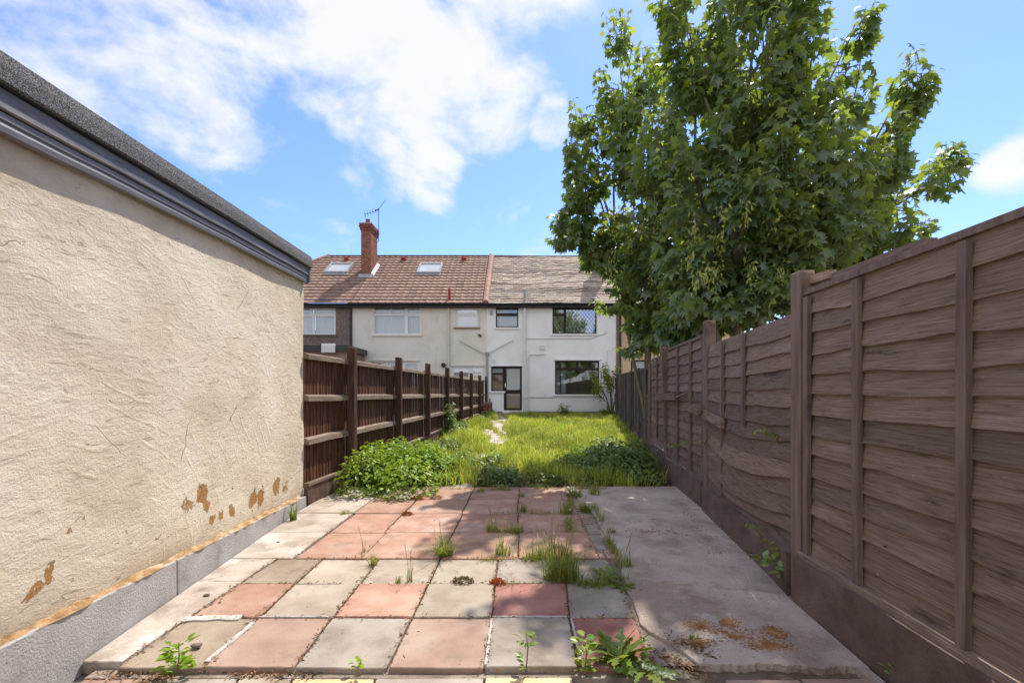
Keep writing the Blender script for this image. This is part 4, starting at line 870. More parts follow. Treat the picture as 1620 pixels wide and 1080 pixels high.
pipe(hw, [(831, 535.5), (935, 535.5), (943, 532), (957, 527.5)], .018, 'white_pipe', 'cable', YF-.025); pipe(hw, [(838, 561), (863, 560)], .022, 'white_pipe', 'waste_pipe', YF-.04)
pipe(hw, [(834, 628.5), (877, 628.5)], .014, 'grey_pipe', 'cable', YF-.018); pipe(hw, [(961, 577), (961, 555), (967, 555)], .014, 'white_pipe', 'cable', YF-.018)
pipe(hw, [(811, 538), (775, 557)], .032, 'white_pipe', 'waste_pipe'); pipe(hw, [(771, 562), (771, 655)], .05, 'grey_pipe')
MB().add([(hx(767.5), YF-.17, hz(557.5)), (hx(774.5), YF-.17, hz(557.5)), (hx(774.5), YF-.01, hz(557.5)), (hx(767.5), YF-.01, hz(557.5)), (hx(769.5), YF-.13, hz(563)), (hx(772.5), YF-.13, hz(563)), (hx(772.5), YF-.03, hz(563)), (hx(769.5), YF-.03, hz(563))], [(0,1,2,3),(7,6,5,4),(4,5,1,0),(5,6,2,1),(6,7,3,2),(7,4,0,3)]).build('hopper', M['grey_pipe'], hw)
def grille(px0, py0, px1, py1, n=4):
    g = MB().box(hx(px0), hx(px1), YF-.03, YF+.0, hz(py1), hz(py0)).build('air_vent', M['white_pipe'], hw)
    for k in range(n):
        z = hz(py1) + (hz(py0)-hz(py1))*(k+.5)/n; MB().bar((hx(px0)+.02, YF-.036, z), (hx(px1)-.02, YF-.036, z), .02, .02).build('louvre', M['white_pipe'], g)
grille(853.5, 546, 862.5, 553.5); grille(778.5, 568.5, 783.5, 573.5, 3)
MB().box(hx(775.5), hx(779), YF-.07, YF, hz(498), hz(491)).build('alarm_box', M['grey_pipe'], hw)
MB().tube([(hx(961), YF, hz(486)), (hx(961), YF-.12, hz(487)), (hx(960.5), YF-.16, hz(490))], [.03, .06, .08], 8).build('floodlight', M['black'], hw)
MB().box(hx(956), hx(960), YF-.03, YF, hz(527), hz(522)).build('junction_box', M['white_pipe'], hw)
pipe(hw, [(775, 630), (775.5, 642), (779, 648), (786, 654)], .02, 'black', 'hose', YF-.05)
old_roof(hw, X_CW+.1, X_WT, 24, M['old_tile']); slope_back(hw, X_CW-.1, X_WT, M['old_tile']); ridge_tiles(hw, X_CW+.12, X_WT, 'ridge_old', .03); gutter(hw, X_CW, X_WT)
mesh('roof_underlay', [(X_CW-.1, *roofp(0)), (X_WT, *roofp(0)), (X_WT, *roofp(1)), (X_CW-.1, *roofp(1))] , [(0,1,2,3)], M['gutter'], hw).location.z -= .14
roof_pipe(hw, 830, 477, 457, 'grey_pipe', .055)
brick_stack(hw, 'chimney', 4.07, 4.40, 21.6, 22.62, 6.7, 9.5)
# brick plinth of the white house, every brick proud of the joint
pl = MB().box(X_CW+.02, X_WT-.02, YF-.10, YF+.1, .15, hz(655)-.001).build('plinth', M['joint'], hw)
vv = []; ff = []; tt = []
for r in range(3):
    z = gz(YF)-.11 + r*.082; x = X_CW+.02 - (r % 2)*.11
    while x < X_WT-.05:
        a, b_ = max(x, X_CW+.02), min(x+.213, X_WT-.02)
        if b_-a > .03:
            m_ = MB().box(a, b_, YF-.115, YF-.06, z, z+.072); b0 = len(vv); vv += m_.v; ff += [tuple(i+b0 for i in q) for q in m_.f]; br = random.uniform(.75, 1.3); tt += [(br*1.02, br*.97, br)]*8
        x += .225
mesh('plinth_bricks', vv, ff, M['mauve_brick'], pl, tint=np.array(tt), kind='stuff')
# ---- tan house
ht = thing('tan_house', ((X_WT+X_END)/2, YF, gz(YF)), 'tan rendered house mostly hidden behind the maple on the right', 'house')
ot = [opening(1002.5, 495, 1060, 530), opening(998, 569.5, 1070, 620)]
facade(ht, X_WT+.002, X_END, .15, ZT, ot, M['tan_wall'])
window(ht, *ot[0], panes=[P4(1005, 498, 1030, 527), P4(1034, 498, 1057, 527)], fm='brown_frame', sill='brown_strip'); window(ht, *ot[1], panes=[P4(1001, 572, 1032, 617, 'room_dark'), P4(1036, 572, 1067, 617, 'room_dark')], fm='brown_frame', sill='brown_strip')
MB().box(hx(974.7), hx(982), YF-.03, YF+.01, .2, ZT).build('party_strip', M['brown_strip'], ht)
pipe(ht, [(980.5, 484), (980.5, 655)], .05, 'black', y=YF-.1)
old_roof(ht, X_WT, X_END, 21, M['old_tile']); slope_back(ht, X_WT, X_END, M['old_tile']); ridge_tiles(ht, X_WT, X_END, 'ridge_old', .02); gutter(ht, X_WT, X_END)
# ---- lean-to behind the left fence and red brick pier by the white house
le = thing('lean_to', (hx(505), 17.6, gz(17.6)), 'dark flat-roofed lean-to showing just above the left fence by the garage', 'lean-to')
q = lambda px, py: at(px, py, 17.6)
a, b_ = q(440, 556), q(549, 556); MB().box(a[0], b_[0], 17.6, 19.6, gz(17.6)-.05, a[2]).build('wall', M['brown_strip'], le)
MB().box(a[0]-.1, b_[0]+.12, 17.45, 19.62, a[2]+.002, q(0, 546.5)[2]).build('roof', M['black'], le)
wv_ = MB().box(q(512, 0)[0], q(533, 0)[0], 17.40, 17.448, q(0, 558)[2], q(0, 544)[2]).build('window', M['upvc'], le)
for k in range(7): x = q(513.5+k*2.8, 0)[0]; MB().box(x, x+.045, 17.385, 17.399, q(0, 557)[2], q(0, 547)[2]).build('slat', M['net'], wv_)
bp_ = thing('brick_pier', (hx(762)+.08, 18.3, gz(18.3)), 'short dark red brick pier at the house end of the left fence', 'pier')
brick_stack(bp_, 'pier_core', -1.53, -1.10, 18.1, 18.45, gz(18)-.05, gz(18)+.62, corb=False)
# brick garden path
path = mesh('garden_path', [(-1.1, 8.2, gz(8.2)+.001), (-.25, 8.2, gz(8.2)+.001), (-.25, 19.5, gz(19.5)+.001), (-1.15, 19.5, gz(19.5)+.001)], [(0,1,2,3)], M['bed'], kind='structure')
cnt = 0; y = 8.25; pm = None
random.seed(33)
while y < 19.4:
    rowd = .20; x = -1.08 - (int(round(y/.2)) % 2)*.12
    while x < -.30:
        if random.random() < .93:
            j = lambda: random.uniform(-.006, .006); a0, a1 = max(x, -1.08), min(x+.235, -.27); z = gz(y)
            if a1-a0 > .06:
                vv = [(a0+j(), y+j(), z-.02), (a1+j(), y+j(), z-.02), (a1+j(), y+.185+j(), z-.02), (a0+j(), y+.185+j(), z-.02)]; h = .022+j(); vv += [(p[0], p[1], z+h+j()*.3+.0225*(p[1]-y)) for p in vv]
                mesh('paving_brick', vv, BF, M['paver'], path); cnt += 1
        x += .245
    y += rowd
MB().add([(X_END, EY_, EZ-.05), (X_END, 27.95, EZ-.05), (X_END, RY, RZ-.03)], [(0, 1, 2)]).build('gable', M['tan_wall'], ht)

# ================================================================== VEGETATION
def limb(mb, p0, p1, r0, r1, bend=.15, n=7, k=7):
    p0 = np.array(p0, float); p1 = np.array(p1, float); ln = np.linalg.norm(p1-p0); ph = random.uniform(0, 6)
    pts = []
    for i in range(n+1):
        t = i/n; p = p0+(p1-p0)*t; p = p + np.array([math.sin(t*4+ph), math.cos(t*3.3+ph), 0])*bend*.12*ln*math.sin(math.pi*t)
        p[2] += bend*ln*.25*math.sin(math.pi*t)*(-1 if p1[2] > p0[2] else 1)
        pts.append(p)
    mb.tube(pts, [r0+(r1-r0)*i/n for i in range(n+1)], k); return pts
def unit(v): return v/np.maximum(np.linalg.norm(v, axis=-1, keepdims=True), 1e-6)
def maple_tree(name, base, stems, lobes, label, seed, nseed):
    global RNG
    random.seed(seed); RNG = np.random.default_rng(seed)
    base = np.array([base[0], base[1], gz(base[1])-.02])
    root = thing(name, tuple(base), label, 'tree')
    tr = MB(); sp = [base + np.array([0, 0, .02])]; nodes = []
    for (dx, dy, zt, r) in stems:
        pts = limb(tr, base + np.array([random.uniform(-.05, .05), random.uniform(-.05, .05), 0]), base + np.array([dx, dy, zt]), r, r*.45, .12, 9, 9); nodes += pts[3:]
    tr.build('trunk', M['bark'], root, smooth=True)
    br = MB(); P = []; D = []; SZ = []; TN = []; tw = MB(); nodes = np.array(nodes)
    for (px, py, Y, rx, rz, dens) in lobes:
        c = at(px, py, Y); q = nodes[np.argmin(np.linalg.norm(nodes - (c - np.array([0, 0, rz*1.0])), axis=1))]
        mid = c - np.array([0, 0, rz*.3]); limb(br, q, c + np.array([0, 0, rz*.45]), .030, .008, .2, 8, 6)
        ns_ = max(3, int(dens*24*(rx*rz + (.25 if rx > .4 else .05))))
        for s_ in range(ns_):
            u = np.array([random.gauss(0, 1), random.gauss(0, 1), random.gauss(0, 1)]); u /= np.linalg.norm(u)
            rad = random.uniform(.50, .93)
            end = c + u*np.array([rx, rx, rz])*rad
            st = c + (end-c)*random.uniform(.15, .35) - np.array([0, 0, random.uniform(.15, .45)*rz])
            dirv_ = unit(end-st); dirv_ = unit(dirv_*.75 + np.array([0, 0, .75])); ln = random.uniform(.45, 1.15)*(.55+.45*min(rz, 1.3))*(1.5 if rx < .4 else 1); end2 = end + dirv_*ln*.45
            pts = [st, (st+end)/2 + np.array([0, 0, -.05]), end, end2]; tw.tube(pts, [.012, .009, .006, .003], 4)
            nl = random.randint(18, 27)
            for k in range(nl):
                t = k/nl; t2 = .30 + .70*t**.75
                if t2 < .62: p = pts[1] + (pts[2]-pts[1])*max(0, (t2-.30)/.32)
                else: p = pts[2] + (pts[3]-pts[2])*(t2-.62)/.38
                an = k*2.4 + random.uniform(-.5, .5); hd = np.array([math.cos(an), math.sin(an), 0]) + .45*np.array([u[0], u[1], 0]); hd /= np.linalg.norm(hd)
                pet = random.uniform(.05, .15)*(1.1-.5*t)
                P.append(p + hd*pet + np.array([0, 0, .03])); D.append(hd + np.array([0, 0, -random.uniform(.35, 2.0)*(1.2-.75*t)]))
                SZ.append(random.uniform(.135, .215)*(1.12-.50*t)); yl = max(0, t-.35)*random.uniform(0, 1.1); b_ = random.uniform(.75, 1.2)
                TN.append((b_*(1+.75*yl), b_*(1+.42*yl), b_*(1-.2*yl)))
    P = np.array(P); D = unit(np.array(D)); SZ = np.array(SZ); TN = np.array(TN); n = len(P)
    up = unit(np.array([0, 0, 1.]) + RNG.normal(0, .42, (n, 3)))
    Rm = frames(D, up)
    br.build('limb', M['bark'], root, smooth=True); tw.build('twigs', M['stem'], root, kind='stuff')
    # the nearest leaves are pieces of their own, the rest one mass
    vis = SZ/np.linalg.norm(P - np.array([0, 0, CH]), axis=1); sel = np.argsort(-vis)[:300]; msk = np.ones(n, bool); msk[sel] = False
    v, f = scatter(MAPLE_V, MAPLE_F, P[msk], Rm[msk], SZ[msk])
    mesh('crown', v, f, M['maple'], root, tint=rep(TN[msk], len(MAPLE_V)), kind='stuff')
    shared = []
    for g in range(4):
        me = bpy.data.meshes.new('leaf'); me.from_pydata([tuple(p) for p in MAPLE_V], [], [tuple(int(i) for i in q) for q in MAPLE_F])
        a = me.color_attributes.new('tint', 'FLOAT_COLOR', 'POINT'); b_ = .8+.12*g; a.data.foreach_set('color', np.tile(np.array([b_*(1+.08*g), b_, b_, 1], np.float32), len(MAPLE_V))); me.materials.append(M['maple']); shared.append(me)
    from mathutils import Matrix
    for j, i in enumerate(sel):
        o = bpy.data.objects.new('leaf', shared[j % 4]); COL.objects.link(o); o.parent = root
        m4 = Matrix([[*(Rm[i][r]*SZ[i]), P[i][r]-base[r]] for r in range(3)] + [[0, 0, 0, 1]]); o.matrix_local = m4; W[o] = P[i]
    # hanging bunches of winged seeds
    for (px, py, Y) in nseed:
        c = at(px, py, Y); k = 24; pp = c + RNG.normal(0, 1, (k, 3))*np.array([.04, .04, .085]); dd = unit(RNG.normal(0, .5, (k, 3)) + np.array([0, 0, -1.])); upv = unit(RNG.normal(0, 1, (k, 3)))
        v, f = scatter(OV_V*np.array([.55, 1, 1]), OV_F, pp, frames(dd, upv), RNG.uniform(.05, .08, k)); mesh('seed_bunch', v, f, M['samara'], root, tint=rep(vt(k, .8, 1.2, .1), len(OV_V)), kind='stuff')
    return root
sd = random.Random(5)
mt1 = maple_tree('maple_tree', (3.15, 6.3), [(-.05, .0, 4.6, .075), (.55, -.25, 4.4, .055), (1.3, .1, 3.6, .05), (-.4, .3, 4.4, .045)],
    [(1205, 120, 6.0, .62, 1.35, 1.0), (1100, 110, 6.8, .55, 1.3, 1.0), (1155, 60, 6.5, .34, .9, 1.0), (1275, 120, 6.0, .45, 1.1, 1.0), (1268, 20, 6.0, .2, .5, 1.2), (1200, -10, 6.0, .3, .5, 1.0), (1075, 10, 6.8, .25, .5, 1.2), (1345, 140, 6.3, .28, .8, 1.2), (1352, 55, 6.3, .15, .3, 1.4), (1130, 300, 6.3, .8, 1.1, 1.1), (1240, 300, 5.9, .8, 1.1, 1.1), (1185, 330, 5.7, .45, .6, 1.1), (1090, 440, 6.2, .42, .42, 1.3), (1115, 482, 6.1, .40, .34, 1.7), (1165, 490, 6.0, .40, .30, 1.7), (1212, 468, 5.9, .38, .32, 1.7), (1075, 520, 7.2, .42, .36, 1.7), (1245, 440, 5.9, .35, .35, 1.5), (1140, 500, 6.6, .45, .3, 1.6),
     (1345, 285, 6.2, .58, 1.0, 1.1), (1425, 170, 6.6, .30, .60, 1.5), (1455, 135, 6.6, .16, .28, 1.6), (1400, 270, 6.4, .35, .7, 1.4), (1465, 305, 6.9, .38, .35, 1.0), (1505, 268, 6.9, .14, .18, 1.2), (1430, 350, 6.8, .40, .32, 1.0), (1160, 415, 6.7, .85, .65, 1.1), (1290, 400, 6.0, .75, .65, 1.2),
     (1370, 375, 6.4, .45, .5, 1.1), (1205, 485, 6.1, .33, .22, 1.6), (1120, 480, 6.9, .6, .42, 1.4), (1250, 440, 6.6, .7, .45, 1.5), (1150, 475, 7.8, .85, .6, 1.5), (1230, 455, 7.4, .7, .5, 1.4), (1100, 520, 7.0, .45, .30, 1.6), (1190, 430, 6.3, .5, .4, 1.2), (1340, 420, 6.8, .6, .4, 1.2), (1180, 380, 7.4, .9, .9, 1.0), (1290, 330, 7.3, .9, 1.2, 1.0), (1180, 200, 7.4, .9, 1.5, .9), (1060, 220, 6.9, .42, 1.05, 1.0)],
    'large maple with hanging yellow seed bunches behind the right lap panels', 11, [(sd.uniform(1090, 1240), sd.uniform(320, 450), sd.uniform(5.3, 5.9)) for _ in range(20)])
mt2 = maple_tree('maple_tree', (2.98, 9.7), [(-.1, -.2, 5.0, .065), (-.9, -.4, 4.4, .05), (-.5, -1.0, 4.0, .045)],
    [(978, 180, 8.7, .46, 1.3, 1.1), (975, 80, 8.7, .22, .5, 1.3), (925, 285, 8.9, .5, 1.05, 1.2), (918, 190, 8.9, .2, .45, 1.2), (905, 365, 9.1, .42, .6, 1.2), (1020, 270, 8.0, .70, 1.5, 1.1), (1030, 130, 8.2, .28, .6, 1.0), (985, 410, 9.2, .72, 1.0, 1.2), (1050, 430, 8.3, .80, 1.0, 1.3), (1030, 515, 8.8, .42, .45, 1.3),
     (975, 470, 9.3, .40, .50, 1.1), (1010, 545, 9.0, .28, .25, 1.4), (1080, 350, 9.2, .9, 1.3, 1.0), (1085, 470, 9.0, .7, .6, 1.4), (1050, 530, 9.6, .6, .5, 1.5), (1000, 500, 9.4, .35, .4, 1.3), (940, 395, 9.2, .42, .5, 1.2), (1085, 495, 8.2, .5, .42, 1.2)],
    'narrower yellow-green maple beyond the big one, nearest the white house', 12, [(sd.uniform(960, 1060), sd.uniform(330, 430), sd.uniform(7.0, 7.8)) for _ in range(14)])

# ---- lawn
random.seed(21); RNG = np.random.default_rng(21)
def lawn_ok(x, y):
    onpath = (x > -.98 + .28*(y < 11.5)) & (x < -.40 - .08*np.sin(y*3)) & (y > 9.6) & (np.sin(x*9+y*2.1) < .75)
    return (x > -2.815+.077*y+.06) & (x < np.where(y < 8.6, 2.3+(y-6.8)*.15, 2.66+(y-8.65)*.158)-.10) & ~onpath
n = 190000
y = 6.05 + 13.3*RNG.random(n)**1.25; x = RNG.uniform(-2.3, 4.3, n); k = lawn_ok(x, y); x, y = x[k], y[k]; n = len(x)
gzv = .0225*np.clip(y-6, 0, 13.7)
clump = np.sin(x*3.1+y*1.7)*.5 + np.sin(x*7.3-y*4.1)*.3 + np.sin(x*1.3+y*5.9)*.3 + RNG.normal(0, .35, n)
edge = 6.35 + .28*np.sin(x*2.7+1) + .15*np.sin(x*7.1) + .1*np.sin(x*15); bare = ((y < edge) & (RNG.random(n) < .93)) | ((y < 7.0) & (np.sin(x*4.3+y*3) > .3) & (RNG.random(n) < .7)); kp = ~bare & (clump > -.75); x, y, gzv, clump = x[kp], y[kp], gzv[kp], clump[kp]; n = len(x)
h = (.05 + .085*np.clip(clump+.3, 0, 1.6))*RNG.uniform(.5, 1.9, n)*(1 + .5*(np.abs(x+1.3) < .5))
v, f = blades(np.stack([x, y, gzv-.014], 1), h, RNG.uniform(.005, .011, n)*(1+.03*y), RNG.uniform(.15, 1.1, n))
tn = vt(n, .65, 1.35, .18)*(1+.16*np.sin(x*2.1+y*.9)+.12*np.sin(x*5-y*3.3))[:, None]; dry = RNG.random(n) < .16; tn[dry] *= np.array([1.8, 1.4, 2.6])
mesh('lawn_grass', v, f, M['grass'], tint=rep(tn, 5), label='long sunlit yellow-green grass filling the garden between the two fences', cat='grass', kind='stuff')
n = 22000; y = 6.4 + 12.8*RNG.random(n)**1.1; x = RNG.uniform(-2.2, 4.3, n); k = lawn_ok(x, y) & (np.sin(x*2.3+y*1.1)+np.sin(x*5.1-y*2.7)+RNG.normal(0, .8, n) > .45); x, y = x[k], y[k]; n = len(x)
d = unit(RNG.normal(0, 1, (n, 3))*np.array([1, 1, .35]) + np.array([0, 0, .25]))
v, f = scatter(OV_V, OV_F, np.stack([x, y, .0225*np.clip(y-6, 0, 13.7)+RNG.uniform(.0, .10, n)], 1), frames(d, unit(RNG.normal(0, .4, (n, 3))+np.array([0, 0, 1.]))), RNG.uniform(.03, .075, n))
mesh('lawn_weeds', v, f, M['weed'], tint=rep(vt(n, .8, 1.9, .2), len(OV_V)), label='low broadleaf weeds mixed through the grass', cat='weeds', kind='stuff')
n = 700; y = RNG.uniform(7.5, 18.8, n); x = RNG.uniform(-.2, 4.2, n); k = lawn_ok(x, y); x, y = x[k], y[k]; n = len(x)
star_v = np.array([(0,0,.1)] + [(math.cos(a)*(1 if i % 2 else .55), math.sin(a)*(1 if i % 2 else .55), 0) for i, a in enumerate(np.linspace(0, 2*math.pi, 11)[:-1])]); star_f = np.array([(0, 1+i, 1+(i+1) % 10) for i in range(10)])
v, f = scatter(star_v, star_f, np.stack([x, y, .0225*(y-6)+RNG.uniform(.08, .16, n)], 1), frames(unit(RNG.normal(0, .3, (n, 3))+np.array([0, 1., 0])), unit(RNG.normal(0, .3, (n, 3))+np.array([0, -.5, 1.]))), RNG.uniform(.008, .016, n))
mesh('lawn_flowers', v, f, M['daisy'], tint=rep(np.where(RNG.random((n, 1)) < .5, np.array([[1, 1, 1.]]), np.array([[1.1, .9, .15]])), 11), label='tiny white and yellow flowers dotted over the grass', cat='flowers', kind='stuff')

n = 5200; cl = RNG.uniform(0, 1, (150, 2)); cx2 = -2.1 + 6.2*cl[:, 0]; cy2 = 6.1 + 12.5*cl[:, 1]**1.35; ix = RNG.integers(0, 150, n); x = cx2[ix] + RNG.normal(0, .10, n); y = cy2[ix] + RNG.normal(0, .12, n); k = lawn_ok(x, y) & (y > 6.0); x, y = x[k], y[k]; n = len(x)
v, f = blades(np.stack([x, y, .0225*np.clip(y-6, 0, 13.7)-.014], 1), RNG.uniform(.12, .36, n), RNG.uniform(.005, .010, n)*(1+.03*y), RNG.uniform(.1, 1.3, n)); tn = vt(n, .7, 1.4, .2); dr = RNG.random(n) < .3; tn[dr] *= np.array([1.7, 1.3, 2.2])
mesh('tall_grass', v, f, M['grass'], tint=rep(tn, 5), label='taller seeding grass standing in loose tussocks over the lawn', cat='grass', kind='stuff')
# ---- leafy mounds
def mound(name, cx_, cy_, rx, ry, hh, nleaf, mat, lsz, label, cat='plant', seed=0, tv=OV_V, tf=OV_F, stems=30, lumps=9, part=True, tintr=(.7, 1.3, .15), group=None):
    rg = np.random.default_rng(seed); rd = random.Random(seed)
    base = (cx_, cy_, gz(cy_) if cy_ > 6.1 else 0.0)
    t = thing(name, base, label, cat, group)
    lc = [(rd.uniform(-.6, .6)*rx, rd.uniform(-.6, .6)*ry, rd.uniform(.55, 1.0)*hh, rd.uniform(.35, .6)) for _ in range(lumps)]
    P = []; Nn = []; per = nleaf//lumps
    for (lx, ly, lh, lr) in lc:
        u = rg.normal(0, 1, (per, 3)); u[:, 2] = np.abs(u[:, 2]); u = unit(u); r = rg.uniform(.72, 1.04, (per, 1))
        p = np.array([lx, ly, 0]) + u*r*np.array([lr*rx, lr*ry, lh]); P.append(p); Nn.append(u)
    P = np.concatenate(P); Nn = np.concatenate(Nn); n_ = len(P)
    hd = unit(np.stack([Nn[:, 0], Nn[:, 1], np.zeros(n_)], 1) + rg.normal(0, .5, (n_, 3))*np.array([1, 1, .3])); d_ = unit(hd + np.array([0, 0, -1.])*rg.uniform(-.1, .7, (n_, 1)))
    up = unit(Nn*.6 + np.array([0, 0, .8]) + rg.normal(0, .3, (n_, 3)))
    S_ = rg.uniform(.6, 1.3, n_)*lsz; v, f = scatter(tv, tf, P + np.array(base), frames(d_, up), S_)
    b_ = rg.uniform(tintr[0], tintr[1], n_); yy__ = rg.uniform(-tintr[2], tintr[2], n_); tn = np.stack([b_*(1+yy__), b_, b_*(1-yy__)], 1)
    mesh('foliage', v, f, M[mat], t, tint=rep(tn, len(tv)), kind='stuff')
    sm = MB()
    for k in range(stems):
        i = rd.randrange(n_); p = P[i] + np.array(base); q = np.array([base[0] + P[i][0]*.7, base[1]+P[i][1]*.7, base[2]-.02]); sm.tube([q, (p+q)/2 + np.array([rd.uniform(-.02, .02), rd.uniform(-.02, .02), 0]), p], [.005, .004, .002], 4)
    sm.build('stems', M['stem'], t, kind='stuff'); return t
mound('nettle_patch', -1.66, 6.35, .72, 1.05, .62, 8500, 'nettle', .066, 'lush bright green nettle mound against the left fence behind the patio', seed=1, lumps=14, stems=90)
mound('weed_clump', -1.02, 6.22, .22, .20, .17, 420, 'nettle', .055, 'small leafy weed right beside the bright nettle mound', seed=2, lumps=5)
mound('weed_clump', -.28, 6.36, .42, .34, .25, 1000, 'ivy', .055, 'grey-green leafy clump at the middle front edge of the lawn', seed=3, lumps=7)
mound('weed_clump', 1.05, 7.2, .50, .45, .30, 1100, 'ivy', .06, 'pale spotted-leaf clump in front of the ivy at the lawn edge', seed=4, lumps=7)
mound('ivy_patch', 1.62, 7.1, .68, .85, .50, 3400, 'ivy', .075, 'dark green bramble and ivy mound by the right fence', seed=5, lumps=9)
mound('ivy_patch', 1.78, 6.32, .42, .24, .16, 900, 'ivy', .075, 'low dark ivy creeping over the back edge of the concrete', seed=6, lumps=6)
mound('weed_clump', .45, 6.38, .42, .34, .16, 650, 'weed', .05, 'low pale weeds right of the grey-green clump at the lawn edge', seed=21, lumps=6)
mound('weed_clump', 1.12, 6.3, .35, .28, .14, 500, 'weed', .05, 'low weeds spilling over the back left corner of the concrete', seed=25, lumps=6)
mound('weed_clump', 1.25, 8.4, .45, .5, .30, 900, 'nettle', .06, 'bright leafy clump just behind the ivy mound', seed=22, lumps=7)
mound('weed_clump', -.55, 7.6, .35, .5, .20, 600, 'weed', .06, 'low sunlit weeds at the near end of the brick path', seed=23, lumps=6)
mound('weed_clump', -1.0, 7.4, .3, .5, .26, 700, 'weed', .06, 'sunlit weeds behind the small leafy weed near the nettles', seed=24, lumps=6)
mound('weed_clump', 2.0, 9.2, .55, 1.0, .34, 1700, 'weed', .07, 'sunlit leafy weeds along the far right fence', seed=7, lumps=8)
mound('weed_clump', -1.35, 9.0, .30, .75, .36, 1100, 'weed', .07, 'sunlit weeds between the left fence and the brick path', seed=8, lumps=8)
mound('weed_clump', -1.62, 12.2, .35, 1.1, .48, 1300, 'weed', .08, 'overgrown weeds at the left fence halfway to the house', seed=9, lumps=8)
mound('fence_climber', -1.78, 11.3, .16, .35, 1.05, 600, 'ivy', .075, 'straggly climber growing up the left fence posts', seed=10, lumps=6)
mound('weed_clump', 1.95, 18.7, .30, .30, .62, 450, 'weed', .08, 'upright weed standing before the white house wall', seed=11, lumps=6)
mound('weed_clump', 3.75, 18.2, .38, .34, .50, 500, 'nettle', .09, 'yellow-green bush at the foot of the rose', seed=12, lumps=5)
mound('weed_clump', -1.5, 16.6, .4, .9, .30, 600, 'weed', .09, 'weeds beside the brick pier at the end of the path', seed=13, lumps=6)
# rose bush by the house
rb_ = thing('rose_bush', (3.95, 18.55, gz(18.55)), 'thin rose bush with red blooms in front of the white house', 'bush')
sm = MB(); b0 = np.array([3.98, 18.55, gz(18.55)-.02]); tips = []
for k in range(9):
    e = np.array([random.uniform(2.95, 4.2), 18.5+random.uniform(-.25, .2), random.uniform(1.3, 2.45)]); m_ = (b0+e)/2 + np.array([.12, 0, .05]); sm.tube([b0, m_, e], [.022, .014, .006], 5); tips.append((m_, e))
sm.build('stem', M['stem_red'], rb_)
n = 1500; idx = RNG.integers(0, 9, n); tt_ = RNG.uniform(.45, 1.05, n); mm = np.array([tips[i][0] for i in idx]); ee = np.array([tips[i][1] for i in idx])
P = mm + (ee-mm)*tt_[:, None] + RNG.normal(0, .10, (n, 3)); v, f = scatter(OV_V, OV_F, P, frames(unit(RNG.normal(0, 1, (n, 3))), unit(RNG.normal(0, .6, (n, 3))+np.array([0, 0, 1.]))), RNG.uniform(.05, .10, n))
tn = vt(n, .8, 1.5, .2); pk = RNG.random(n) < .2; tn[pk] *= np.array([2.2, 1.3, 1.0]); mesh('foliage', v, f, M['weed'], rb_, tint=rep(tn, len(OV_V)), kind='stuff')
for (px, py) in ((969, 588), (958, 600), (964, 596), (972, 592)):
    c = at(px, py, 18.35); k = 14; dd = unit(RNG.normal(0, 1, (k, 3))+np.array([0, -.3, .4])); v, f = scatter(OV_V*np.array([1.6, 1, 1]), OV_F, np.repeat(c[None], k, 0), frames(dd, unit(RNG.normal(0, 1, (k, 3)))), RNG.uniform(.06, .085, k)); mesh('bloom', v, f, M['petal'], rb_, tint=rep(vt(k, .8, 1.2, .05), len(OV_V)))

# ---- weeds in the patio joints
def gpos(px, py): Y = F*CH/(py-HY); return (px-CX)*Y/F, Y
def tuft(px, py, h, n, label, spread=.03, lean=(.2, 1.1), seeds=0, tint=(1, 1, 1), wd=.0048, mat='tuft', group=None):
    n = int(n*2.2); lean = (lean[0]*.8, lean[1]*1.7); spread *= 1.35; h *= 1.12
    x, y = gpos(px, py); a = RNG.uniform(0, 6.28, n); r = spread*np.sqrt(RNG.random(n))
    c = np.stack([x+r*np.cos(a), y+r*np.sin(a)*.6, np.full(n, -.008)], 1); hh = h*(.22+.85*RNG.random(n)**1.3)
    v, f = blades(c, hh, RNG.uniform(.6, 1.3, n)*wd, RNG.uniform(*lean, n)); tn = vt(n, .75, 1.25, .15)*np.array(tint); dr = RNG.random(n) < .13; tn[dr] *= np.array([2.0, 1.35, 1.6])
    t = thing('grass_tuft', (x, y, 0), label, 'grass tuft', group); mesh('blades', v, f, M[mat], t, tint=rep(tn, 5), kind='stuff')
    for k in range(seeds):
        az = random.uniform(0, 6.28); H = h*random.uniform(1.05, 1.45); tip = np.array([x+math.cos(az)*H*.25, y+math.sin(az)*H*.25, H*.93]); b_ = np.array([x, y, -.005]); md = (tip+b_)/2 + np.array([0, 0, H*.08])
        s_ = MB().tube([b_, md, tip], [.0016, .0013, .001], 4).build('seed_stalk', M['stem'], t)
        kk = 12; pp = md + (tip-md)*np.linspace(.55, 1.1, kk)[:, None]; v, f = scatter(OV_V*np.array([.5, 1, 1]), OV_F, pp, frames(unit(RNG.normal(0, .5, (kk, 3))+unit(tip-md)), unit(RNG.normal(0, 1, (kk, 3)))), RNG.uniform(.010, .018, kk)); mesh('seed_head', v, f, M['samara'], s_, tint=rep(vt(kk, .7, 1.1, .1), len(OV_V)))
T = tuft
T(702, 878, .21, 90, 'spiky lone grass tuft in the middle of the red slabs', .05, (.4, 1.5), 1)
T(590, 892, .11, 26, 'small grass tuft between the cream slabs left of centre', .02, (.4, 1.3))
T(888, 915, .26, 170, 'largest lush grass tuft on the patio, right of centre', .09, (.2, 1.0), 5)
T(872, 880, .20, 90, 'grass tuft behind the largest tuft on the red slabs', .09, (.2, 1.0), 3)
T(842, 884, .12, 50, 'short grass left of the largest tuft in the slab joint', .06, (.2, 1.0), 1)
T(795, 876, .18, 45, 'thin seeding grass right of the lone tuft', .05, (.2, .8), 3)
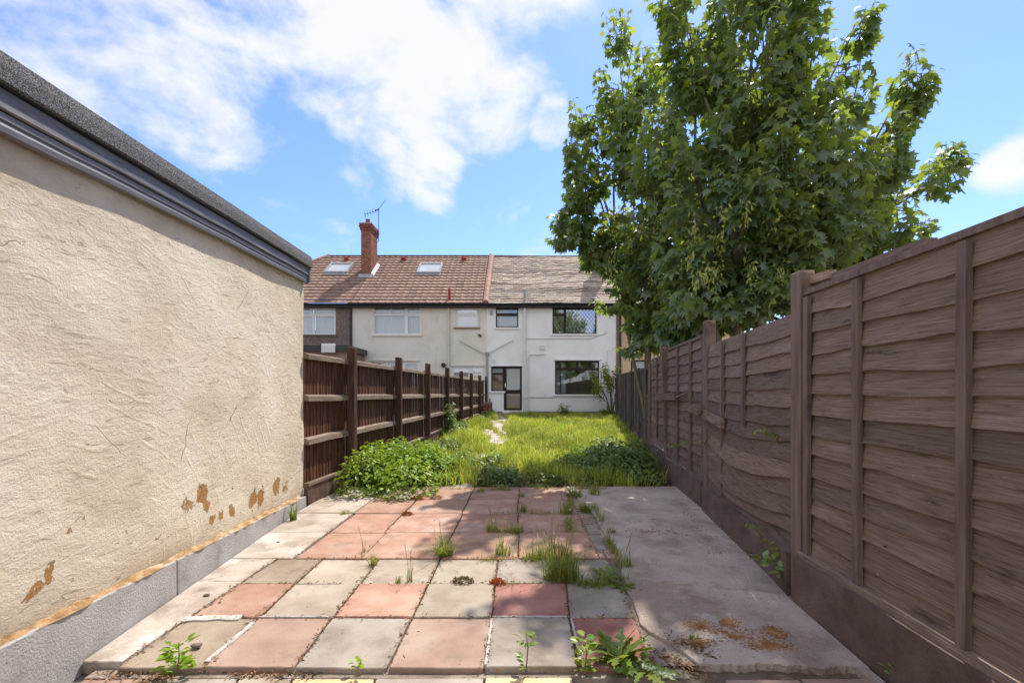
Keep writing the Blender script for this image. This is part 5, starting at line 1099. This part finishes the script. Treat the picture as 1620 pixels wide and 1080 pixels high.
T(780, 840, .15, 55, 'yellowish seeding grass on the shadow edge of the red slabs', .05, (.2, .9), 3, (1.3, 1.15, .9))
T(815, 842, .13, 55, 'green grass tuft beside the yellowish seeding one', .06, (.3, 1.0))
T(828, 810, .14, 45, 'short upright tuft in the second red row from the lawn', .03, (.2, .8))
T(826, 785, .10, 24, 'little tuft nearest the lawn in the red slabs', .025)
T(895, 812, .18, 75, 'seeding tuft in the right red column', .06, (.2, .8), 4)
T(926, 808, .15, 75, 'tuft at the right edge of the red slabs', .05, (.3, 1.1), 1)
T(908, 785, .22, 80, 'tall grass at the back right corner of the red slabs', .08, (.15, .8), 4)
T(940, 782, .18, 60, 'tall grass where the red slabs meet the concrete', .06, (.15, .7), 2)
T(851, 772, .09, 26, 'low tuft on the last red row before the lawn', .04, (.5, 1.3))
T(800, 775, .10, 36, 'dull sprawling tuft on the last red row', .06, (.5, 1.3))
T(760, 778, .10, 26, 'tuft in the joint of the last red row, sunlit side', .03)
T(938, 925, .09, 60, 'low grass in the joint right of the largest tuft', .07, (.4, 1.2))
T(648, 918, .16, 8, 'pair of thin stalks on the cream slabs', .02, (.1, .5), 2)
T(630, 920, .07, 12, 'tiny sprout on the cream slabs', .015)
T(576, 872, .14, 6, 'single seeding stalk on the left red slab', .01, (.1, .4), 1)
T(545, 812, .07, 26, 'small tuft at the left edge of the red slabs', .03, (.6, 1.4))
T(464, 822, .18, 24, 'green tuft against the garage plinth end', .025, (.1, .6), 0, (.9, 1.0, .9), .009)
T(985, 895, .16, 30, 'wispy grass in the crack of the concrete edge', .05, (.2, 1.0), 2)
T(968, 842, .10, 20, 'wisp beside the small red filler slabs', .03, (.2, 1.0))
T(1095, 1010, .06, 14, 'little sprout beside the rusty moss', .02)
def rosette(px, py, h, n, label, mat='weed', tv=TOOTH_V, lsz=.12, up=.6, name='rosette_weed', stemm='stem', spread=.03, rise=.0, tint=(.8, 1.25, .12)):
    x, y = gpos(px, py); t = thing(name, (x, y, 0), label, 'weed')
    a = RNG.uniform(0, 6.28, n); d_ = unit(np.stack([np.cos(a), np.sin(a), RNG.uniform(.1, 1.4, n)*up], 1)); p = np.stack([x+np.cos(a)*spread*RNG.random(n), y+np.sin(a)*spread*RNG.random(n), RNG.uniform(0, rise+.005, n)], 1)
    v, f = scatter(tv, TOOTH_F if len(tv) == len(TOOTH_V) else OV_F, p, frames(d_, unit(RNG.normal(0, .25, (n, 3))+np.array([0, 0, 1.]))), RNG.uniform(.55, 1.15, n)*lsz)
    mesh('leaves', v, f, M[mat], t, tint=rep(vt(n, *tint), len(tv)), kind='stuff')
    if rise: MB().tube([(x, y, -.01), (x+.01, y, rise*.6), (x, y+.01, rise)], [.004, .003, .002], 5).build('stem', M[stemm], t)
    return t
rosette(980, 1040, .2, 26, 'dandelion plant with upright toothed leaves at the front patio corner', lsz=.17, up=1.1)
rosette(1020, 1062, .1, 18, 'flat dandelion leaves right of the upright one', lsz=.13, up=.3)
rosette(960, 912, .1, 30, 'dandelion rosette at the end of the slab joint', lsz=.13, up=.5)
rosette(985, 928, .1, 16, 'small leafy rosette on the concrete crack', lsz=.09, up=.4)
rosette(832, 1058, .2, 22, 'leafy sapling trailing over the yellow slab', lsz=.045, up=.4, rise=.17, tv=OV_V, name='sapling')
rosette(925, 1058, .2, 46, 'yellow-green sprouting weed left of the dandelion', lsz=.05, up=.4, rise=.15, tv=OV_V, name='sapling', tint=(1.0, 1.7, .25))
rosette(280, 1062, .15, 60, 'bright green weed growing at the front left joint', mat='nettle', lsz=.055, up=.5, rise=.13, tv=OV_V, spread=.06)
rosette(568, 1054, .05, 12, 'tiny yellow-green seedling at the front slab edge', mat='nettle', lsz=.035, up=.4, rise=.03, tv=OV_V, tint=(1.2, 1.6, .2))
rosette(1420, 1076, .1, 9, 'pale ivy sprig at the foot of the near fence board', mat='ivy', lsz=.07, up=.5, rise=.06, tv=OV_V, spread=.03, tint=(1.2, 1.8, .1), name='ivy_sprig')
rosette(1102, 790, .12, 60, 'small green plant at the foot of the second lap post', mat='ivy', lsz=.06, up=.6, rise=.12, tv=OV_V, spread=.07)
rosette(228, 875, .01, 3, 'single sprout on the margin by the garage', lsz=.02) if False else None
def sedum(px, py, rad, label, tint):
    x, y = gpos(px, py); t = thing('sedum_cushion', (x, y, 0), label, 'sedum'); n = 260; u = unit(RNG.normal(0, 1, (n, 3))); u[:, 2] = np.abs(u[:, 2]); p = np.array([x, y, 0]) + u*np.array([rad, rad*.6, rad*.42])*RNG.uniform(.5, 1.05, (n, 1))
    v, f = scatter(OV_V*np.array([.8, 1, 2]), OV_F, p, frames(unit(u+RNG.normal(0, .4, (n, 3))), unit(RNG.normal(0, 1, (n, 3)))), RNG.uniform(.010, .022, n)); mesh('foliage', v, f, M['sedum'], t, tint=rep(vt(n, .6, 1.3, .2)*np.array(tint), len(OV_V)), kind='stuff')
sedum(733, 921, .075, 'dark olive sedum cushion between cream slab and red slab', (.6, 1.0, .9)); sedum(787, 922, .055, 'flat orange-red sedum right of the olive one', (1.6, .8, .7))
sedum(659, 790, .085, 'round rusty brown sedum on the last left red row', (1.1, 1.0, .9)); sedum(690, 788, .085, 'round rusty brown sedum right of its twin', (1.1, 1.15, .9)); sedum(644, 814, .06, 'small reddish sedum below the two round ones', (1.1, .8, .8))
# ---- bramble stems on the right fence
def bramble(pts, label, nleaf, lsz=.05, mat='weed', tint=(1., 1.6, .2)):
    pts = [np.array(p, float) for p in pts]; b_ = pts[0]; t = thing('bramble_stem', tuple(b_), label, 'bramble'); MB().tube(pts, [.005]+[.003]*(len(pts)-1), 5).build('stem', M['stem_red'], t)
    seg = RNG.integers(0, len(pts)-1, nleaf); tt_ = RNG.random(nleaf)[:, None]; P = np.array([pts[i] for i in seg])*(1-tt_) + np.array([pts[i+1] for i in seg])*tt_ + RNG.normal(0, .012, (nleaf, 3))
    v, f = scatter(OV_V, OV_F, P, frames(unit(RNG.normal(0, 1, (nleaf, 3))*np.array([1, 1, .5])), unit(RNG.normal(0, .5, (nleaf, 3))+np.array([-.6, 0, .8]))), RNG.uniform(.6, 1.2, nleaf)*lsz); mesh('leaves', v, f, M[mat], t, tint=rep(vt(nleaf, *tint), len(OV_V)), kind='stuff')
A_ = lambda px, py, Y: at(px, py, Y)
bramble([A_(1180, 735, 4.0)+np.array([-.03, 0, -.02]), A_(1168, 712, 4.05), A_(1140, 702, 4.5), A_(1095, 700, 5.0), A_(1060, 705, 5.5), A_(1040, 712, 5.8)], 'long pale bramble stem arching along the lap fence', 34, .05)
bramble([A_(1240, 702, 3.05), A_(1228, 692, 3.1), A_(1210, 685, 3.15), A_(1192, 682, 3.2)], 'short bramble sprig poking through the second lap panel', 26, .04)
bramble([A_(1245, 890, 2.87), A_(1225, 868, 2.95), A_(1200, 835, 3.05), A_(1185, 832, 3.1)], 'bramble shoot leaning from the near post, upper one', 14, .055)
bramble([A_(1242, 918, 2.90), A_(1228, 895, 2.9), A_(1210, 885, 2.95), A_(1190, 878, 3.0)], 'leafy bramble shoot at the foot of the near post, lower one', 26, .06, 'ivy')

# ---- litter: twigs and dry leaves in the joints
def litter(name, spots, n, label, mat='litter'):
    pos = []; 
    for (x0, y0, x1, y1, wdt, z) in spots:
        k = n//len(spots); t_ = RNG.random(k); pos.append(np.stack([x0+(x1-x0)*t_+RNG.normal(0, wdt, k), y0+(y1-y0)*t_+RNG.normal(0, wdt, k), np.full(k, z)+RNG.uniform(.001, .010, k)], 1))
    pos = np.concatenate(pos); m_ = len(pos); d_ = unit(RNG.normal(0, 1, (m_, 3))*np.array([1, 1, .25])); v, f = scatter(OV_V*np.array([.5, 1, 1]), OV_F, pos, frames(d_, unit(RNG.normal(0, .5, (m_, 3))+np.array([0, 0, 1.]))), RNG.uniform(.008, .030, m_))
    mesh(name, v, f, M[mat], tint=rep(vt(m_, .5, 1.7, .15), len(OV_V)), label=label, cat='litter', kind='stuff')
litter('dry_litter', [(-1.98, 2.05, -1.60, 2.06, .02, -.03), (-1.35, 2.045, -.95, 2.045, .012, -.03), (-1.75, 1.95, -1.62, 2.05, .02, -.03)], 520, 'dry brown twigs and leaves caught in the front slab joints at left')
litter('leaf_litter', [(.75, 2.06, 1.60, 2.03, .025, -.05), (.70, 2.2, .85, 2.06, .03, -.02), (.9, 1.98, 1.6, 1.97, .035, -.05)], 900, 'dark leaf litter below the broken concrete edge')
litter('debris', [(1.55, 3.4, 1.95, 5.2, .06, .002), (.8, 2.3, .95, 2.15, .03, .002), (1.1, 4.1, 1.5, 4.0, .06, .002)], 420, 'crumbs of leaf and soil scattered along the right fence foot')
litter('soil_crumbs', [(-1.3, 6.12, 2.1, 6.15, .08, .0)], 900, 'brown leaf crumbs along the back edge of the patio')
litter('crumbs', [(-1.8, 2.3, .6, 2.3, .25, .002), (-1.7, 3.2, .5, 3.2, .25, .0), (-1.5, 4.5, .5, 4.5, .4, .002)], 110, 'dark crumbs lying about on the slabs')
for i, (px, py, s_, lb) in enumerate(((327, 943, .022, 'dark pebble on the left red slab by the margin'), (310, 1024, .03, 'brown stone in the joint beside the green weed'), (348, 953, .010, 'small brown crumb on the left red slab'), (440, 858, .014, 'small dark pebble on the concrete by the garage end'))):
    x, y = gpos(px, py); vv = []
    for r, z in ((.5, -.3), (1, .1), (.75, .6)): vv += [(x+s_*r*math.cos(a)*random.uniform(.8, 1.2), y+s_*.7*r*math.sin(a)*random.uniform(.8, 1.2), .003+s_*.6*(z+.3)) for a in np.linspace(0, 2*math.pi, 8)[:-1]]
    vv.append((x, y, .003+s_*.62)); ff = [(k+7*j, (k+1) % 7+7*j, (k+1) % 7+7*j+7, k+7*j+7) for j in range(2) for k in range(7)] + [(14+k, 14+(k+1) % 7, 21) for k in range(7)]
    mesh('pebble', vv, ff, M['stone'], label=lb, cat='stone', smooth=True)

def joint_growth(name, lines, n, h, label, mat, wd=.004, jit=.008):
    L_ = [math.hypot(l[2]-l[0], l[3]-l[1])*l[4] for l in lines]; pr = np.array(L_)/sum(L_); ix = RNG.choice(len(lines), n, p=pr); A = np.array([l[:4] for l in lines])[ix]; t_ = RNG.random(n)
    x = A[:, 0]+(A[:, 2]-A[:, 0])*t_; y = A[:, 1]+(A[:, 3]-A[:, 1])*t_; k = (np.sin(x*11+y*5)+np.sin(x*4-y*9)+RNG.normal(0, .5, n)) > .1; x, y = x[k], y[k]; n = len(x)
    c = np.stack([x+RNG.normal(0, jit, n), y+RNG.normal(0, jit, n), np.full(n, -.012)], 1); v, f = blades(c, h*(.3+RNG.random(n)**2), RNG.uniform(.6, 1.3, n)*wd, RNG.uniform(.2, 1.9, n)); tn = vt(n, .6, 1.3, .2); dr = RNG.random(n) < .25; tn[dr] *= np.array([1.7, 1.0, 1.2])
    mesh(name, v, f, M[mat], tint=rep(tn, 5), label=label, cat='weeds', kind='stuff')
def pxl(a, b_, c, d, wt): return (*gpos(a, b_), *gpos(c, d), wt)
joint_growth('joint_grass', [pxl(800, 922, 1000, 925, 2.2), pxl(893, 922, 902, 790, 2.), pxl(940, 800, 990, 920, 1.6), pxl(760, 885, 950, 885, 1.2), pxl(770, 842, 930, 842, 1.), pxl(780, 812, 930, 812, 1.), pxl(760, 775, 960, 772, 2.5), pxl(690, 772, 760, 775, 1.)], 4600, .105, 'loose grass spreading along the slab joints on the right half of the patio', 'tuft', .0042, .022)
joint_growth('joint_moss', [(j0[i], y0, j1[i], y1, 1.) for (y0, y1, j0, j1) in ((2.06, 2.52, JA, JB), (2.52, 2.97, JB, JC), (2.97, 3.41, JC, JD)) for i in range(7)] + [(-1.9, y, .7, y, 1.) for y in (2.05, 2.52, 2.97, 3.41)] + [(-1.76, y, .64, y, .8) for y in (4.04, 4.67, 5.28)] + [(x, 3.41, x, 5.97, .8) for x in RJ], 5200, .010, 'short moss and seedlings lining the joints between the slabs', 'sedum', .005, .006)
litter('joint_dirt', [(-1.9, y, .7, y, .008, -.002) for y in (2.52, 2.97, 3.41)] + [(j[0], 2.06, j[1], 3.41, .010, -.002) for j in zip(JA, JD)] + [(x, 3.41, x, 5.9, .012, .0) for x in RJ], 2600, 'dark crumbs of dirt packed into the slab joints')
